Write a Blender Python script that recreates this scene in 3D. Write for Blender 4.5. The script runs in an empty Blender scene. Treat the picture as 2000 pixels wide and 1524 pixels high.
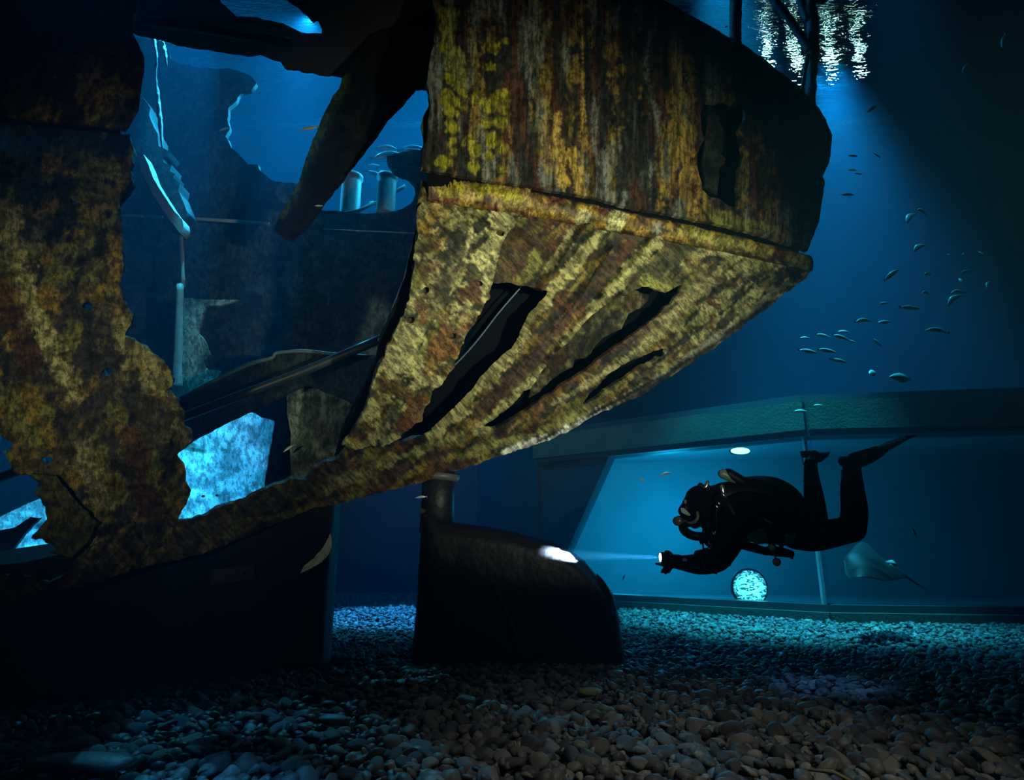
import bpy, bmesh, math, random
import numpy as np
from mathutils import Vector, Matrix, Euler
from mathutils.geometry import delaunay_2d_cdt

random.seed(7)
rng = np.random.default_rng(7)
SC = bpy.context.scene
COL = SC.collection

# ------------------------------------------------------------------ camera, world, light, exposure
FPX, PIT, CAMH = 1200.0, math.radians(14.6), 0.70
cam_d = bpy.data.cameras.new('camera')
cam = bpy.data.objects.new('camera', cam_d)
COL.objects.link(cam)
cam.location = (0, 0, CAMH)
cam.rotation_euler = (math.pi / 2 + PIT, 0, 0)
cam_d.sensor_width = 36.0
cam_d.lens = FPX / 2000.0 * 36.0
cam_d.clip_start = 0.02
cam_d.clip_end = 100
SC.camera = cam

world = bpy.data.worlds.new('world')
SC.world = world
world.use_nodes = True
world.node_tree.nodes['Background'].inputs[0].default_value = (0.0, 0.0, 0.0, 1)
world.node_tree.nodes['Background'].inputs[1].default_value = 0.0

SC.view_settings.view_transform = 'Standard'
SC.view_settings.look = 'None'
SC.view_settings.gamma = 1.0
SC.view_settings.exposure = 0.0
SC.view_settings.use_curve_mapping = False
cy = SC.cycles
cy.max_bounces = 4
cy.diffuse_bounces = 1
cy.glossy_bounces = 2
cy.transmission_bounces = 4
cy.transparent_max_bounces = 6
cy.volume_bounces = 0
cy.use_denoising = True
cy.sample_clamp_indirect = 2.0
cy.caustics_reflective = False
cy.caustics_refractive = False
cy.use_light_tree = True


def ray(u, v):
    a = (np.asarray(u, float) - 1000.0) / FPX
    b = (762.0 - np.asarray(v, float)) / FPX
    return a, math.cos(PIT) - b * math.sin(PIT), math.sin(PIT) + b * math.cos(PIT)


def at(u, v, Y):
    """the place seen at (u, v) of the photograph that lies Y metres ahead"""
    a, wy, wz = ray(u, v)
    t = Y / wy
    return Vector((a * t, Y, CAMH + wz * t))


def spot(name, loc, target, energy, color, size_deg, blend=0.5, radius=0.05):
    d = bpy.data.lights.new(name, 'SPOT')
    d.energy = energy
    d.color = color
    d.spot_size = math.radians(size_deg)
    d.spot_blend = blend
    d.shadow_soft_size = radius
    o = bpy.data.objects.new(name, d)
    COL.objects.link(o)
    o.location = loc
    o.rotation_euler = (Vector(target) - Vector(loc)).to_track_quat('-Z', 'Y').to_euler()
    return o


BLUE = (0.05, 0.42, 1.0)
CYAN = (0.03, 0.55, 1.0)
TEAL = (0.02, 0.72, 1.0)
# unseen tank spots under the water, each placed and aimed to light one zone
spot('unseen_spot_over_wreck', (1.6, 8.9, 8.3), (-3.0, 7.6, 6.0), 21000, (0.02, 0.44, 0.85), 60, 1.0, 0.2)
spot('unseen_spot_high_left', (-8.4, 8.6, 8.2), (-2.0, 8.0, 6.0), 2800, (0.01, 0.38, 0.85), 58, 1.0, 0.2)
spot('rim_fill_spot', (-3.2, 7.9, 8.85), (-2.5, 5.7, 4.3), 1100, (0.05, 0.55, 1.0), 42, 0.8, 0.05)  # added unseen spot that brightens the torn plate rims
spot('unseen_spot_stern', (5.3, 8.6, 8.6), (4.9, 8.45, 3.0), 9500, (0.01, 0.44, 0.85), 50, 1.0, 0.3)
spot('tank_lamp_inside_hull', (-2.0, 5.35, 8.6), at(452, 925, 4.95), 9500, (0.03, 0.40, 0.90), 6.5, 0.25, 0.03)
spot('tank_lamp_partition', (-2.75, 4.3, 8.2), at(385, 660, 5.0), 2600, (0.03, 0.55, 0.85), 7, 0.5, 0.03)
spot('tank_lamp_stair', (-3.3, 5.1, 8.6), at(310, 250, 4.8), 9000, (0.04, 0.50, 0.95), 15, 0.5, 0.03)
spot('unseen_spot_lower_tear', (-3.9, 4.9, 8.6), at(40, 1050, 4.0), 4200, (0.03, 0.42, 1.0), 6, 0.5, 0.03)
spot('bitts_fill_spot', (0.6, 5.6, 8.8), at(715, 390, 6.15), 900, (0.03, 0.50, 0.9), 16, 0.8, 0.03)  # added unseen fill that brightens the faces of the bitts
spot('unseen_spot_gravel_far', (-0.9, 8.4, 8.6), (-1.0, 7.0, 0.0), 12000, (0.03, 0.34, 1.0), 18, 0.4, 0.1)
spot('tank_lamp_gravel_right', (2.4, 5.6, 8.4), (2.7, 6.5, 0.0), 9500, (0.03, 0.60, 0.92), 28, 0.9, 0.1)
spot('tank_lamp_gravel_pool', (2.0, 2.2, 5.0), (1.62, 3.45, 0.0), 430, (0.12, 0.38, 0.95), 8, 1.0, 0.05)
spot('tank_lamp_gravel_front', (-1.2, 0.2, 5.0), (-0.90, 1.84, 0.0), 1000, (0.06, 0.42, 1.0), 11, 1.0, 0.1)
spot('tank_lamp_fish', (4.4, 5.4, 8.6), (3.9, 5.4, 2.6), 650, (0.04, 0.6, 1.0), 24, 1.0, 0.1)
# the photographer's two strobes
spot('strobe_left', (-1.5, 0.4, 0.9), (-1.65, 2.9, 1.72), 88, (1.0, 0.90, 0.60), 60, 1.0, 0.06)
spot('strobe_right', (1.6, 0.2, 1.0), (0.50, 3.4, 2.2), 700, (1.0, 0.93, 0.66), 56, 1.0, 0.06)
spot('strobe_low', (1.0, 0.5, 2.3), (0.75, 1.9, 0.0), 56, (1.0, 0.92, 0.80), 54, 1.0, 0.1)

# ------------------------------------------------------------------ helpers


def tag(o, label=None, cat=None, group=None, kind=None):
    if label: o['label'] = label
    if cat: o['category'] = cat
    if group: o['group'] = group
    if kind: o['kind'] = kind
    return o


def empty(name, loc=(0, 0, 0)):
    o = bpy.data.objects.new(name, None)
    o.empty_display_size = 0.1
    COL.objects.link(o)
    o.location = loc
    return o


def link(name, me, mat=None, parent=None, smooth=True):
    o = bpy.data.objects.new(name, me)
    COL.objects.link(o)
    if mat: me.materials.append(mat)
    if smooth:
        me.polygons.foreach_set('use_smooth', [True] * len(me.polygons))
    if parent is not None:
        o.parent = parent
        o.matrix_parent_inverse = Matrix.Translation(-Vector(parent.location))
    return o


def mesh_np(name, V, Fc, tint=None, uv=None):
    """V (n,3), Fc list/array of triangles or quads"""
    me = bpy.data.meshes.new(name)
    Fc = np.asarray(Fc, dtype=np.int32)
    k = Fc.shape[1]
    me.vertices.add(len(V)); me.vertices.foreach_set('co', np.asarray(V, np.float32).ravel())
    me.loops.add(Fc.size); me.loops.foreach_set('vertex_index', Fc.ravel())
    me.polygons.add(len(Fc))
    me.polygons.foreach_set('loop_start', np.arange(0, Fc.size, k, dtype=np.int32))
    me.polygons.foreach_set('loop_total', np.full(len(Fc), k, dtype=np.int32))
    me.update(calc_edges=True)
    me.validate()
    if tint is not None:
        ca = me.color_attributes.new('tint', 'FLOAT_COLOR', 'POINT')
        c = np.ones((len(V), 4), np.float32); c[:, :3] = tint
        ca.data.foreach_set('color', c.ravel())
    if uv is not None:
        ul = me.uv_layers.new(name='uv')
        idx = np.empty(len(me.loops), np.int32); me.loops.foreach_get('vertex_index', idx)
        ul.data.foreach_set('uv', np.asarray(uv, np.float32)[idx].ravel())
    return me


# value noise ---------------------------------------------------------------
def _h(ix, iy, s):
    n = (ix * 374761393 + iy * 668265263 + s * 1442695041) & 0xffffffff
    n = ((n ^ (n >> 13)) * 1274126177) & 0xffffffff
    return ((n ^ (n >> 16)) & 0xffff) / 65535.0


def vnoise(x, y, s=0):
    x = np.asarray(x, float); y = np.asarray(y, float)
    ix = np.floor(x).astype(np.int64); iy = np.floor(y).astype(np.int64)
    fx = x - ix; fy = y - iy
    fx = fx * fx * (3 - 2 * fx); fy = fy * fy * (3 - 2 * fy)
    a = _h(ix, iy, s); b = _h(ix + 1, iy, s); c = _h(ix, iy + 1, s); d = _h(ix + 1, iy + 1, s)
    return (a * (1 - fx) + b * fx) * (1 - fy) + (c * (1 - fx) + d * fx) * fy


def fbm(x, y, s=0, o=4):
    r = 0; amp = 0.5; t = 0
    for i in range(o):
        r = r + amp * vnoise(np.asarray(x) * 2 ** i, np.asarray(y) * 2 ** i, s + i * 17)
        t += amp; amp *= 0.5
    return r / t


def sstep(a, b, x):
    t = np.clip((x - a) / (b - a), 0, 1)
    return t * t * (3 - 2 * t)


def Z(pts, ox, oy, s):
    return [(ox + p[0] / s, oy + p[1] / s) for p in pts]


# depth functions -------------------------------------------------------------
def rbf(pts):
    P = np.array(pts, float)
    xy = P[:, :2] / 500.0; z = P[:, 2]
    n = len(P)
    def U(r): return np.where(r > 1e-9, r * r * np.log(r + 1e-12), 0)
    d = np.linalg.norm(xy[:, None] - xy[None], axis=2)
    A = np.zeros((n + 3, n + 3))
    A[:n, :n] = U(d) + np.eye(n) * 0.01
    A[:n, n] = 1; A[:n, n + 1:] = xy
    A[n, :n] = 1; A[n + 1:, :n] = xy.T
    w = np.linalg.solve(A, np.concatenate([z, [0, 0, 0]]))
    def f(u, v):
        q = np.stack([np.atleast_1d(np.asarray(u, float)), np.atleast_1d(np.asarray(v, float))], 1) / 500.0
        out = np.empty(len(q))
        for i in range(0, len(q), 20000):
            qq = q[i:i + 20000]
            dd = np.linalg.norm(qq[:, None] - xy[None], axis=2)
            out[i:i + 20000] = U(dd) @ w[:n] + w[n] + qq @ w[n + 1:]
        return out
    return f


def planeZ(z):
    def f(u, v):
        a, wy, wz = ray(u, v)
        return (z - CAMH) * wy / wz
    return f


def planeY(y):
    return lambda u, v: np.full(np.shape(np.atleast_1d(u)), float(y))


def planeV(p0, p1, off=0.0):
    """vertical plane over the floor line p0-p1"""
    nx, ny = p1[1] - p0[1], -(p1[0] - p0[0])
    L = math.hypot(nx, ny); nx /= L; ny /= L
    c = nx * p0[0] + ny * p0[1]
    if c < 0: nx, ny, c = -nx, -ny, -c
    c -= off
    def f(u, v):
        a, wy, wz = ray(u, v)
        t = c / (nx * a + ny * wy)
        return t * wy
    return f


def at_np(u, v, Y):
    a, wy, wz = ray(u, v)
    t = Y / wy
    return np.stack([a * t, Y, CAMH + wz * t], 1)


# polygons --------------------------------------------------------------------
def densify(pts, step, jag, seed=0):
    out = []
    n = len(pts)
    acc = 0.0
    for i in range(n):
        x0, y0 = pts[i]; x1, y1 = pts[(i + 1) % n]
        L = math.hypot(x1 - x0, y1 - y0)
        k = max(1, int(round(L / step)))
        nx, ny = -(y1 - y0) / (L + 1e-9), (x1 - x0) / (L + 1e-9)
        for j in range(k):
            t = j / k
            s = acc + L * t
            w = (float(vnoise(s / 14.0, 0.5, seed)) - 0.5) * 1.4 + (float(vnoise(s / 4.5, 3.5, seed + 5)) - 0.5) * 0.9
            d = jag * w
            out.append((x0 + (x1 - x0) * t + nx * d, y0 + (y1 - y0) * t + ny * d))
        acc += L
    return out


def inside(px, py, loops):
    r = np.zeros(len(px), bool)
    for lp in loops:
        L = np.array(lp)
        x0, y0 = L[:, 0], L[:, 1]
        x1, y1 = np.roll(x0, -1), np.roll(y0, -1)
        for i in range(len(L)):
            if y0[i] == y1[i]: continue
            c = ((y0[i] > py) != (y1[i] > py)) & (px < (x1[i] - x0[i]) * (py - y0[i]) / (y1[i] - y0[i]) + x0[i])
            r ^= c
    return r


def bdist(px, py, loops):
    B = np.concatenate([np.array(l) for l in loops])
    out = np.empty(len(px))
    for i in range(0, len(px), 4000):
        out[i:i + 4000] = np.sqrt(((px[i:i + 4000, None] - B[None, :, 0]) ** 2 + (py[i:i + 4000, None] - B[None, :, 1]) ** 2).min(1))
    return out


def tri2d(outline, holes, step, jag, seed):
    loops = [densify(outline, min(step, 6), jag, seed)] + [densify(h, min(step, 5), jag * 0.8, seed + 3 + i) for i, h in enumerate(holes)]
    O = np.array(loops[0])
    x0, y0 = O.min(0); x1, y1 = O.max(0)
    gx, gy = np.meshgrid(np.arange(x0, x1, step), np.arange(y0, y1, step * 0.87))
    gx = gx + (np.arange(gx.shape[0]) % 2)[:, None] * step * 0.5
    gx, gy = gx.ravel(), gy.ravel()
    m = inside(gx, gy, loops)
    gx, gy = gx[m], gy[m]
    if len(gx):
        m = bdist(gx, gy, loops) > min(step, 6) * 0.6
        gx, gy = gx[m], gy[m]
    verts = [Vector(p) for l in loops for p in l]
    edges = []; b = 0
    for l in loops:
        n = len(l)
        edges += [(b + i, b + (i + 1) % n) for i in range(n)]
        b += n
    verts += [Vector((float(a), float(c))) for a, c in zip(gx, gy)]
    r = delaunay_2d_cdt(verts, edges, [], 0, 1e-4)
    V = np.array([tuple(p) for p in r[0]])
    T = np.array([f for f in r[2] if len(f) == 3], dtype=np.int64)
    c = V[T].mean(1)
    T = T[inside(c[:, 0], c[:, 1], loops)]
    used = np.unique(T)
    mp = -np.ones(len(V), np.int64); mp[used] = np.arange(len(used))
    return V[used], mp[T], loops


def vnormals(P, T):
    fn = np.cross(P[T[:, 1]] - P[T[:, 0]], P[T[:, 2]] - P[T[:, 0]])
    N = np.zeros_like(P)
    for k in range(3): np.add.at(N, T[:, k], fn)
    N /= np.linalg.norm(N, axis=1, keepdims=True) + 1e-12
    return N


CAMP = np.array([0, 0, CAMH])


def sheet(name, outline, mat, parent, depth, thick=0.03, step=12, jag=2.0, holes=(), amp=0.0, paint=None, relief=None, seed=0, tint=(0.2, 0.2, 0.2), puff=None):
    """plate with a real thickness lying on a surface in the place; puff=(half thickness, rounding px) makes a rounded solid"""
    V, T, loops = tri2d(outline, list(holes), step, jag, seed)
    u, v = V[:, 0], V[:, 1]
    Y = depth(u, v)
    if amp:
        Y = Y + amp * (fbm(u / 60, v / 60, seed + 9, 4) - 0.5) * 2
    if relief is not None:
        Y = Y - relief(u, v)
    P = at_np(u, v, Y)
    N = vnormals(P, T)
    toc = CAMP - P
    flip = (N * toc).sum(1) < 0
    if flip.mean() > 0.5:
        T = T[:, ::-1]; N = -N
    if puff is not None:
        ht, rp = puff
        d = np.clip(bdist(u, v, loops) / rp, 0, 1)
        h = ht * np.sqrt(np.clip(1 - (1 - d) ** 2, 0, 1)) + 0.003
        Fv = P + N * h[:, None]; Bv = P - N * h[:, None]
    else:
        Fv = P; Bv = P - N * thick
    n = len(P)
    e = {}
    for a, b, c in T:
        for x, y in ((a, b), (b, c), (c, a)):
            e[(x, y)] = 1
    side = [(x, y) for (x, y) in e if (y, x) not in e]
    S = []
    for x, y in side:
        S.append((y, x, x + n)); S.append((y, x + n, y + n))
    Fc = np.concatenate([T, T[:, ::-1] + n, np.array(S, dtype=np.int64)])
    uv = np.stack([u, 1524 - v], 1) / 1000.0
    col = paint(u, v) if paint is not None else np.tile(np.array(tint, float), (n, 1))
    me = mesh_np(name, np.concatenate([Fv, Bv]), Fc, np.concatenate([col, col * 0.8]), np.concatenate([uv, uv]))
    o = link(name, me, mat, parent, smooth=True)
    me.set_sharp_from_angle(angle=math.radians(50))
    return o


def tube_mesh(bm, pts, radii, segs=12, lump=0.0, seed=0, flat=1.0, caps=True):
    """round bar along 3-D points with its own radius at each point"""
    pts = [Vector(p) for p in pts]
    n = len(pts)
    if not hasattr(radii, '__len__'): radii = [radii] * n
    rings = []
    prev = None
    for i, p in enumerate(pts):
        t = (pts[min(i + 1, n - 1)] - pts[max(i - 1, 0)]).normalized()
        if prev is None:
            a = Vector((0, 0, 1)) if abs(t.z) < 0.9 else Vector((0, 1, 0))
            nx = t.cross(a).normalized()
        else:
            nx = (prev - t * prev.dot(t)).normalized()
        prev = nx
        ny = t.cross(nx)
        ring = []
        for k in range(segs):
            an = 2 * math.pi * k / segs
            r = radii[i] * (1 + lump * (float(vnoise(i * 0.9 + seed, k * 0.8, seed)) - 0.5) * 2)
            ring.append(bm.verts.new(p + nx * math.cos(an) * r + ny * math.sin(an) * r * flat))
        rings.append(ring)
    for i in range(n - 1):
        for k in range(segs):
            bm.faces.new((rings[i][k], rings[i][(k + 1) % segs], rings[i + 1][(k + 1) % segs], rings[i + 1][k]))
    if caps:
        bm.faces.new(list(reversed(rings[0])))
        bm.faces.new(rings[-1])


def spline(pts, k=6):
    """Catmull-Rom through points; tuples may have any length"""
    P = [np.array(p, float) for p in pts]
    P = [2 * P[0] - P[1]] + P + [2 * P[-1] - P[-2]]
    out = []
    for i in range(1, len(P) - 2):
        for j in range(k):
            t = j / k
            out.append(0.5 * ((2 * P[i]) + (-P[i - 1] + P[i + 1]) * t + (2 * P[i - 1] - 5 * P[i] + 4 * P[i + 1] - P[i + 2]) * t * t + (-P[i - 1] + 3 * P[i] - 3 * P[i + 1] + P[i + 2]) * t ** 3))
    out.append(P[-2])
    return out


def bm_obj(name, bm, mat, parent=None, smooth=True, tint=None):
    bmesh.ops.recalc_face_normals(bm, faces=bm.faces)
    me = bpy.data.meshes.new(name)
    bm.to_mesh(me); bm.free()
    if tint is not None:
        ca = me.color_attributes.new('tint', 'FLOAT_COLOR', 'POINT')
        c = np.ones((len(me.vertices), 4), np.float32); c[:, :3] = tint
        ca.data.foreach_set('color', c.ravel())
    return link(name, me, mat, parent, smooth)


def bar(name, pts, radii, mat, parent=None, segs=12, lump=0.0, k=6, seed=0, tint=None, flat=1.0):
    """bar through (u, v, Y) marks"""
    if not hasattr(radii, '__len__'): radii = [radii] * len(pts)
    q = spline([tuple(p) + (r,) for p, r in zip(pts, radii)], k) if k > 1 else [np.array(tuple(p) + (r,)) for p, r in zip(pts, radii)]
    bm = bmesh.new()
    tube_mesh(bm, [at(a[0], a[1], a[2]) for a in q], [a[3] for a in q], segs, lump, seed, flat)
    return bm_obj(name, bm, mat, parent, tint=tint)


def box_mesh(bm, x0, x1, y0, y1, z0, z1):
    vs = [bm.verts.new((x, y, z)) for z in (z0, z1) for y in (y0, y1) for x in (x0, x1)]
    for f in ((0, 2, 3, 1), (4, 5, 7, 6), (0, 1, 5, 4), (2, 6, 7, 3), (0, 4, 6, 2), (1, 3, 7, 5)):
        bm.faces.new([vs[i] for i in f])


def prism(name, base, z0, z1, mat, parent=None, smooth=False, tint=None):
    bm = bmesh.new()
    a = [bm.verts.new((p[0], p[1], z0)) for p in base]
    z1s = z1 if hasattr(z1, '__len__') else [z1] * len(base)
    b = [bm.verts.new((p[0], p[1], zz)) for p, zz in zip(base, z1s)]
    n = len(base)
    bm.faces.new(a[::-1]); bm.faces.new(b)
    for i in range(n):
        bm.faces.new((a[i], a[(i + 1) % n], b[(i + 1) % n], b[i]))
    return bm_obj(name, bm, mat, parent, smooth, tint)


# materials ---------------------------------------------------------------------
def nt(name):
    m = bpy.data.materials.new(name)
    m.use_nodes = True
    t = m.node_tree
    b = t.nodes['Principled BSDF']
    return m, t, b


def plain(name, col, rough=0.5, metal=0.0, spec=0.5, nscale=20.0, namt=0.3, bump=0.0, bscale=60.0):
    m, t, b = nt(name)
    N, L = t.nodes, t.links
    tc = N.new('ShaderNodeTexCoord')
    no = N.new('ShaderNodeTexNoise'); no.inputs['Scale'].default_value = nscale; no.inputs['Detail'].default_value = 5
    L.new(tc.outputs['Object'], no.inputs['Vector'])
    mx = N.new('ShaderNodeMix'); mx.data_type = 'RGBA'
    mx.inputs['A'].default_value = (*[c * (1 - namt) for c in col], 1)
    mx.inputs['B'].default_value = (*[min(1, c * (1 + namt)) for c in col], 1)
    L.new(no.outputs['Fac'], mx.inputs['Factor'])
    L.new(mx.outputs['Result'], b.inputs['Base Color'])
    b.inputs['Roughness'].default_value = rough
    b.inputs['Metallic'].default_value = metal
    b.inputs['Specular IOR Level'].default_value = spec
    if bump:
        n2 = N.new('ShaderNodeTexNoise'); n2.inputs['Scale'].default_value = bscale; n2.inputs['Detail'].default_value = 6
        L.new(tc.outputs['Object'], n2.inputs['Vector'])
        bp = N.new('ShaderNodeBump'); bp.inputs['Strength'].default_value = 0.8; bp.inputs['Distance'].default_value = bump
        L.new(n2.outputs['Fac'], bp.inputs['Height']); L.new(bp.outputs['Normal'], b.inputs['Normal'])
    return m


def rusty(name, ang=0.0, sx=70.0, sy=9.0, rough=0.55, bump=0.012, var=0.55, spec=0.35, red=0.35):
    """corroded paint: the tint laid on the plate, broken by streaks that run along it"""
    m, t, b = nt(name)
    N, L = t.nodes, t.links
    at_ = N.new('ShaderNodeAttribute'); at_.attribute_name = 'tint'
    uv = N.new('ShaderNodeUVMap')
    mp0 = N.new('ShaderNodeMapping'); mp0.inputs['Rotation'].default_value = (0, 0, ang)
    L.new(uv.outputs['UV'], mp0.inputs['Vector'])
    mp = N.new('ShaderNodeMapping'); mp.inputs['Scale'].default_value = (sx, sy, 1)
    L.new(mp0.outputs['Vector'], mp.inputs['Vector'])
    n1 = N.new('ShaderNodeTexNoise'); n1.inputs['Scale'].default_value = 1.0; n1.inputs['Detail'].default_value = 8; n1.inputs['Roughness'].default_value = 0.68
    L.new(mp.outputs['Vector'], n1.inputs['Vector'])
    r1 = N.new('ShaderNodeMapRange'); r1.inputs['From Min'].default_value = 0.44; r1.inputs['From Max'].default_value = 0.56
    r1.inputs['To Min'].default_value = (1 - var) * .7; r1.inputs['To Max'].default_value = 1.25
    L.new(n1.outputs['Fac'], r1.inputs['Value'])
    mpf = N.new('ShaderNodeMapping'); mpf.inputs['Scale'].default_value = (115, 60, 1)
    L.new(mp0.outputs['Vector'], mpf.inputs['Vector'])
    n2 = N.new('ShaderNodeTexNoise'); n2.inputs['Scale'].default_value = 1.0; n2.inputs['Detail'].default_value = 9; n2.inputs['Roughness'].default_value = 0.7
    L.new(mpf.outputs['Vector'], n2.inputs['Vector'])
    r2 = N.new('ShaderNodeMapRange'); r2.inputs['From Min'].default_value = 0.45; r2.inputs['From Max'].default_value = 0.52
    r2.inputs['To Min'].default_value = 0.45; r2.inputs['To Max'].default_value = 1.2
    L.new(n2.outputs['Fac'], r2.inputs['Value'])
    mu = N.new('ShaderNodeMath'); mu.operation = 'MULTIPLY'
    L.new(r1.outputs['Result'], mu.inputs[0]); L.new(r2.outputs['Result'], mu.inputs[1])
    vm = N.new('ShaderNodeVectorMath'); vm.operation = 'SCALE'
    L.new(at_.outputs['Color'], vm.inputs[0]); L.new(mu.outputs[0], vm.inputs['Scale'])
    # rust red breaking through
    n3 = N.new('ShaderNodeTexNoise'); n3.inputs['Scale'].default_value = 22.0; n3.inputs['Detail'].default_value = 7; n3.inputs['Roughness'].default_value = 0.7
    L.new(uv.outputs['UV'], n3.inputs['Vector'])
    r3 = N.new('ShaderNodeMapRange'); r3.inputs['From Min'].default_value = 0.57; r3.inputs['From Max'].default_value = 0.61
    r3.inputs['To Min'].default_value = 0.0; r3.inputs['To Max'].default_value = red
    L.new(n3.outputs['Fac'], r3.inputs['Value'])
    mx = N.new('ShaderNodeMix'); mx.data_type = 'RGBA'
    L.new(r3.outputs['Result'], mx.inputs['Factor']); L.new(vm.outputs[0], mx.inputs['A'])
    mx.inputs['B'].default_value = (0.07, 0.032, 0.014, 1)
    L.new(mx.outputs['Result'], b.inputs['Base Color'])
    b.inputs['Roughness'].default_value = rough
    b.inputs['Specular IOR Level'].default_value = spec
    ad = N.new('ShaderNodeMath'); ad.operation = 'ADD'
    L.new(n2.outputs['Fac'], ad.inputs[0]); L.new(n1.outputs['Fac'], ad.inputs[1])
    bp = N.new('ShaderNodeBump'); bp.inputs['Strength'].default_value = 1.0; bp.inputs['Distance'].default_value = bump
    L.new(ad.outputs[0], bp.inputs['Height']); L.new(bp.outputs['Normal'], b.inputs['Normal'])
    return m


def emis(name, col, strength):
    m, t, b = nt(name)
    b.inputs['Base Color'].default_value = (0, 0, 0, 1)
    b.inputs['Emission Color'].default_value = (*col, 1)
    b.inputs['Emission Strength'].default_value = strength
    return m
M_bulw = rusty('streaked_bulwark_paint', 0.0, 95, 9, bump=0.008, var=.4)
M_hull = rusty('corroded_counter_paint', -0.75, 60, 14, var=.3, bump=.009)
M_strk = rusty('worn_strake_paint', 0.3, 40, 40, rough=0.35, bump=0.006, var=0.3)
M_left = rusty('corroded_side_paint', 0.0, 30, 40, bump=0.010, var=0.4)
M_dark = plain('dark_coated_steel', (0.006, 0.005, 0.007), 0.6, nscale=6, namt=0.5, bump=0.01, bscale=9)
M_black = plain('inner_shade_black', (0.004, 0.004, 0.005), 0.9, spec=0.1)  # near-black base colour stands in for shade inside the wreck
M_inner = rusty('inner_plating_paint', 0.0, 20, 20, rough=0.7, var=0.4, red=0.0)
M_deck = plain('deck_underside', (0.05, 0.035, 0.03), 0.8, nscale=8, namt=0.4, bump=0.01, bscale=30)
M_pale = plain('pale_weathered_steel', (0.45, 0.45, 0.42), 0.5, nscale=25, namt=0.4, bump=0.004, bscale=80)
M_wall = plain('painted_tank_wall', (0.03, 0.045, 0.055), 0.9, nscale=1.5, namt=0.25)
M_conc = plain('algae_covered_concrete', (0.06, 0.09, 0.06), 0.8, nscale=5, namt=0.5, bump=0.006, bscale=40)
M_frame = plain('dark_window_frame', (0.05, 0.06, 0.06), 0.4, nscale=10, namt=0.3)

# ------------------------------------------------------------------ the tank (structure)
ZS = 9.0                                   # water level
LINE = [(-9.0, 10.7), (-0.6, 10.7), (0.35, 8.6), (3.15, 6.45), (5.6, 6.1), (9.0, 5.6)]


def wall_between(name, p0, p1, z0, z1, mat, th=0.25, y_in=0.0):
    d = Vector((p1[0] - p0[0], p1[1] - p0[1])).normalized()
    n = Vector((-d.y, d.x))
    if n.y < 0: n = -n
    a = Vector(p0) + n * y_in; b = Vector(p1) + n * y_in
    base = [a, b, b + n * th, a + n * th]
    return tag(prism(name, [tuple(q) for q in base], z0, z1, mat), kind='structure')


for i in range(5):
    p0, p1 = LINE[i], LINE[i + 1]
    if i == 0:
        wall_between('wall_back', p0, (9.2, 10.7), 0, ZS + 0.05, M_wall)
    elif i in (1, 4):
        wall_between('wall_side', p0, p1, 0, 2.24, M_wall)
tag(prism('ceiling_box', [(-0.6, 10.7), (0.2, 8.75), (3.15, 6.5), (5.6, 6.15), (9.0, 5.65), (9.0, 10.7)], 2.24, 2.34, M_wall), kind='structure')
prism('floor', [(-9, -4), (9.2, -4), (9.2, 13), (-9, 13)], -0.3, -0.03, plain('gravel_bed_base', (0.03, 0.035, 0.035), 0.9))['kind'] = 'structure'
wall_between('wall_left', (-9.2, -4), (-9.0, 11), 0, ZS + 0.3, M_wall)
wall_between('wall_right', (9.0, -4), (9.2, 6), 0, ZS + 0.3, M_wall)
wall_between('wall_front', (-9.2, -4.3), (9.2, -4.3), 0, ZS + 0.3, M_wall)

# viewing window: sill, lintel with lip, glass, mullion, corridor behind
for i in (2, 3):
    p0, p1 = LINE[i], LINE[i + 1]
    wall_between('trim_sill', p0, p1, 0, 0.10, M_conc, 0.3, -0.05)
    wall_between('trim_sill_step', p0, p1, 0.10, 0.17, M_frame, 0.2, 0.02)
    wall_between('trim_lintel', p0, p1, 1.93, 2.24, M_conc, 0.4, -0.10)
    wall_between('trim_lintel_lip', p0, p1, 1.87, 1.93, M_frame, 0.3, -0.04)
gm, gt, gb = nt('acrylic_pane')
gt.nodes.remove(gb)
g1 = gt.nodes.new('ShaderNodeBsdfTransparent'); g1.inputs[0].default_value = (0.75, 0.93, 1.0, 1)
g2 = gt.nodes.new('ShaderNodeBsdfGlossy'); g2.inputs['Roughness'].default_value = 0.03
g2.inputs['Color'].default_value = (0.6, 0.9, 1.0, 1)
g3 = gt.nodes.new('ShaderNodeMixShader'); g3.inputs[0].default_value = 0.05
gt.links.new(g1.outputs[0], g3.inputs[1]); gt.links.new(g2.outputs[0], g3.inputs[2])
gt.links.new(g3.outputs[0], gt.nodes['Material Output'].inputs['Surface'])
for i in (2, 3):
    w = wall_between('window_%d' % (i - 1), LINE[i], LINE[i + 1], 0.17, 1.87, gm, 0.05, 0.08)
# added dark wedge; its slant imitates the edge of a light shaft
a_, b_ = Vector(LINE[2]), Vector(LINE[3])
dd = (b_ - a_).normalized(); nn = Vector((-dd.y, dd.x))
bm = bmesh.new()
tri = [(0.0, .17), (0.15, .17), (1.12, 1.87), (0.0, 1.87)]
fa = [bm.verts.new((*(a_ + dd * t + nn * .03), z)) for t, z in tri]; fb_ = [bm.verts.new((*(a_ + dd * t + nn * .2), z)) for t, z in tri]
bm.faces.new(fa); bm.faces.new(fb_[::-1])
for i in range(4): bm.faces.new((fa[i], fb_[i], fb_[(i + 1) % 4], fa[(i + 1) % 4]))
tag(bm_obj('light_edge_wedge', bm, M_wall, smooth=False), kind='structure')
c = LINE[3]
bm = bmesh.new()
box_mesh(bm, c[0] - 0.015, c[0] + 0.015, c[1] + 0.07, c[1] + 0.12, 0.17, 1.87)
tag(bm_obj('trim_mullion', bm, plain('sealant_joint', (0.25, 0.32, 0.33), 0.4), smooth=False), kind='structure')
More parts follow.
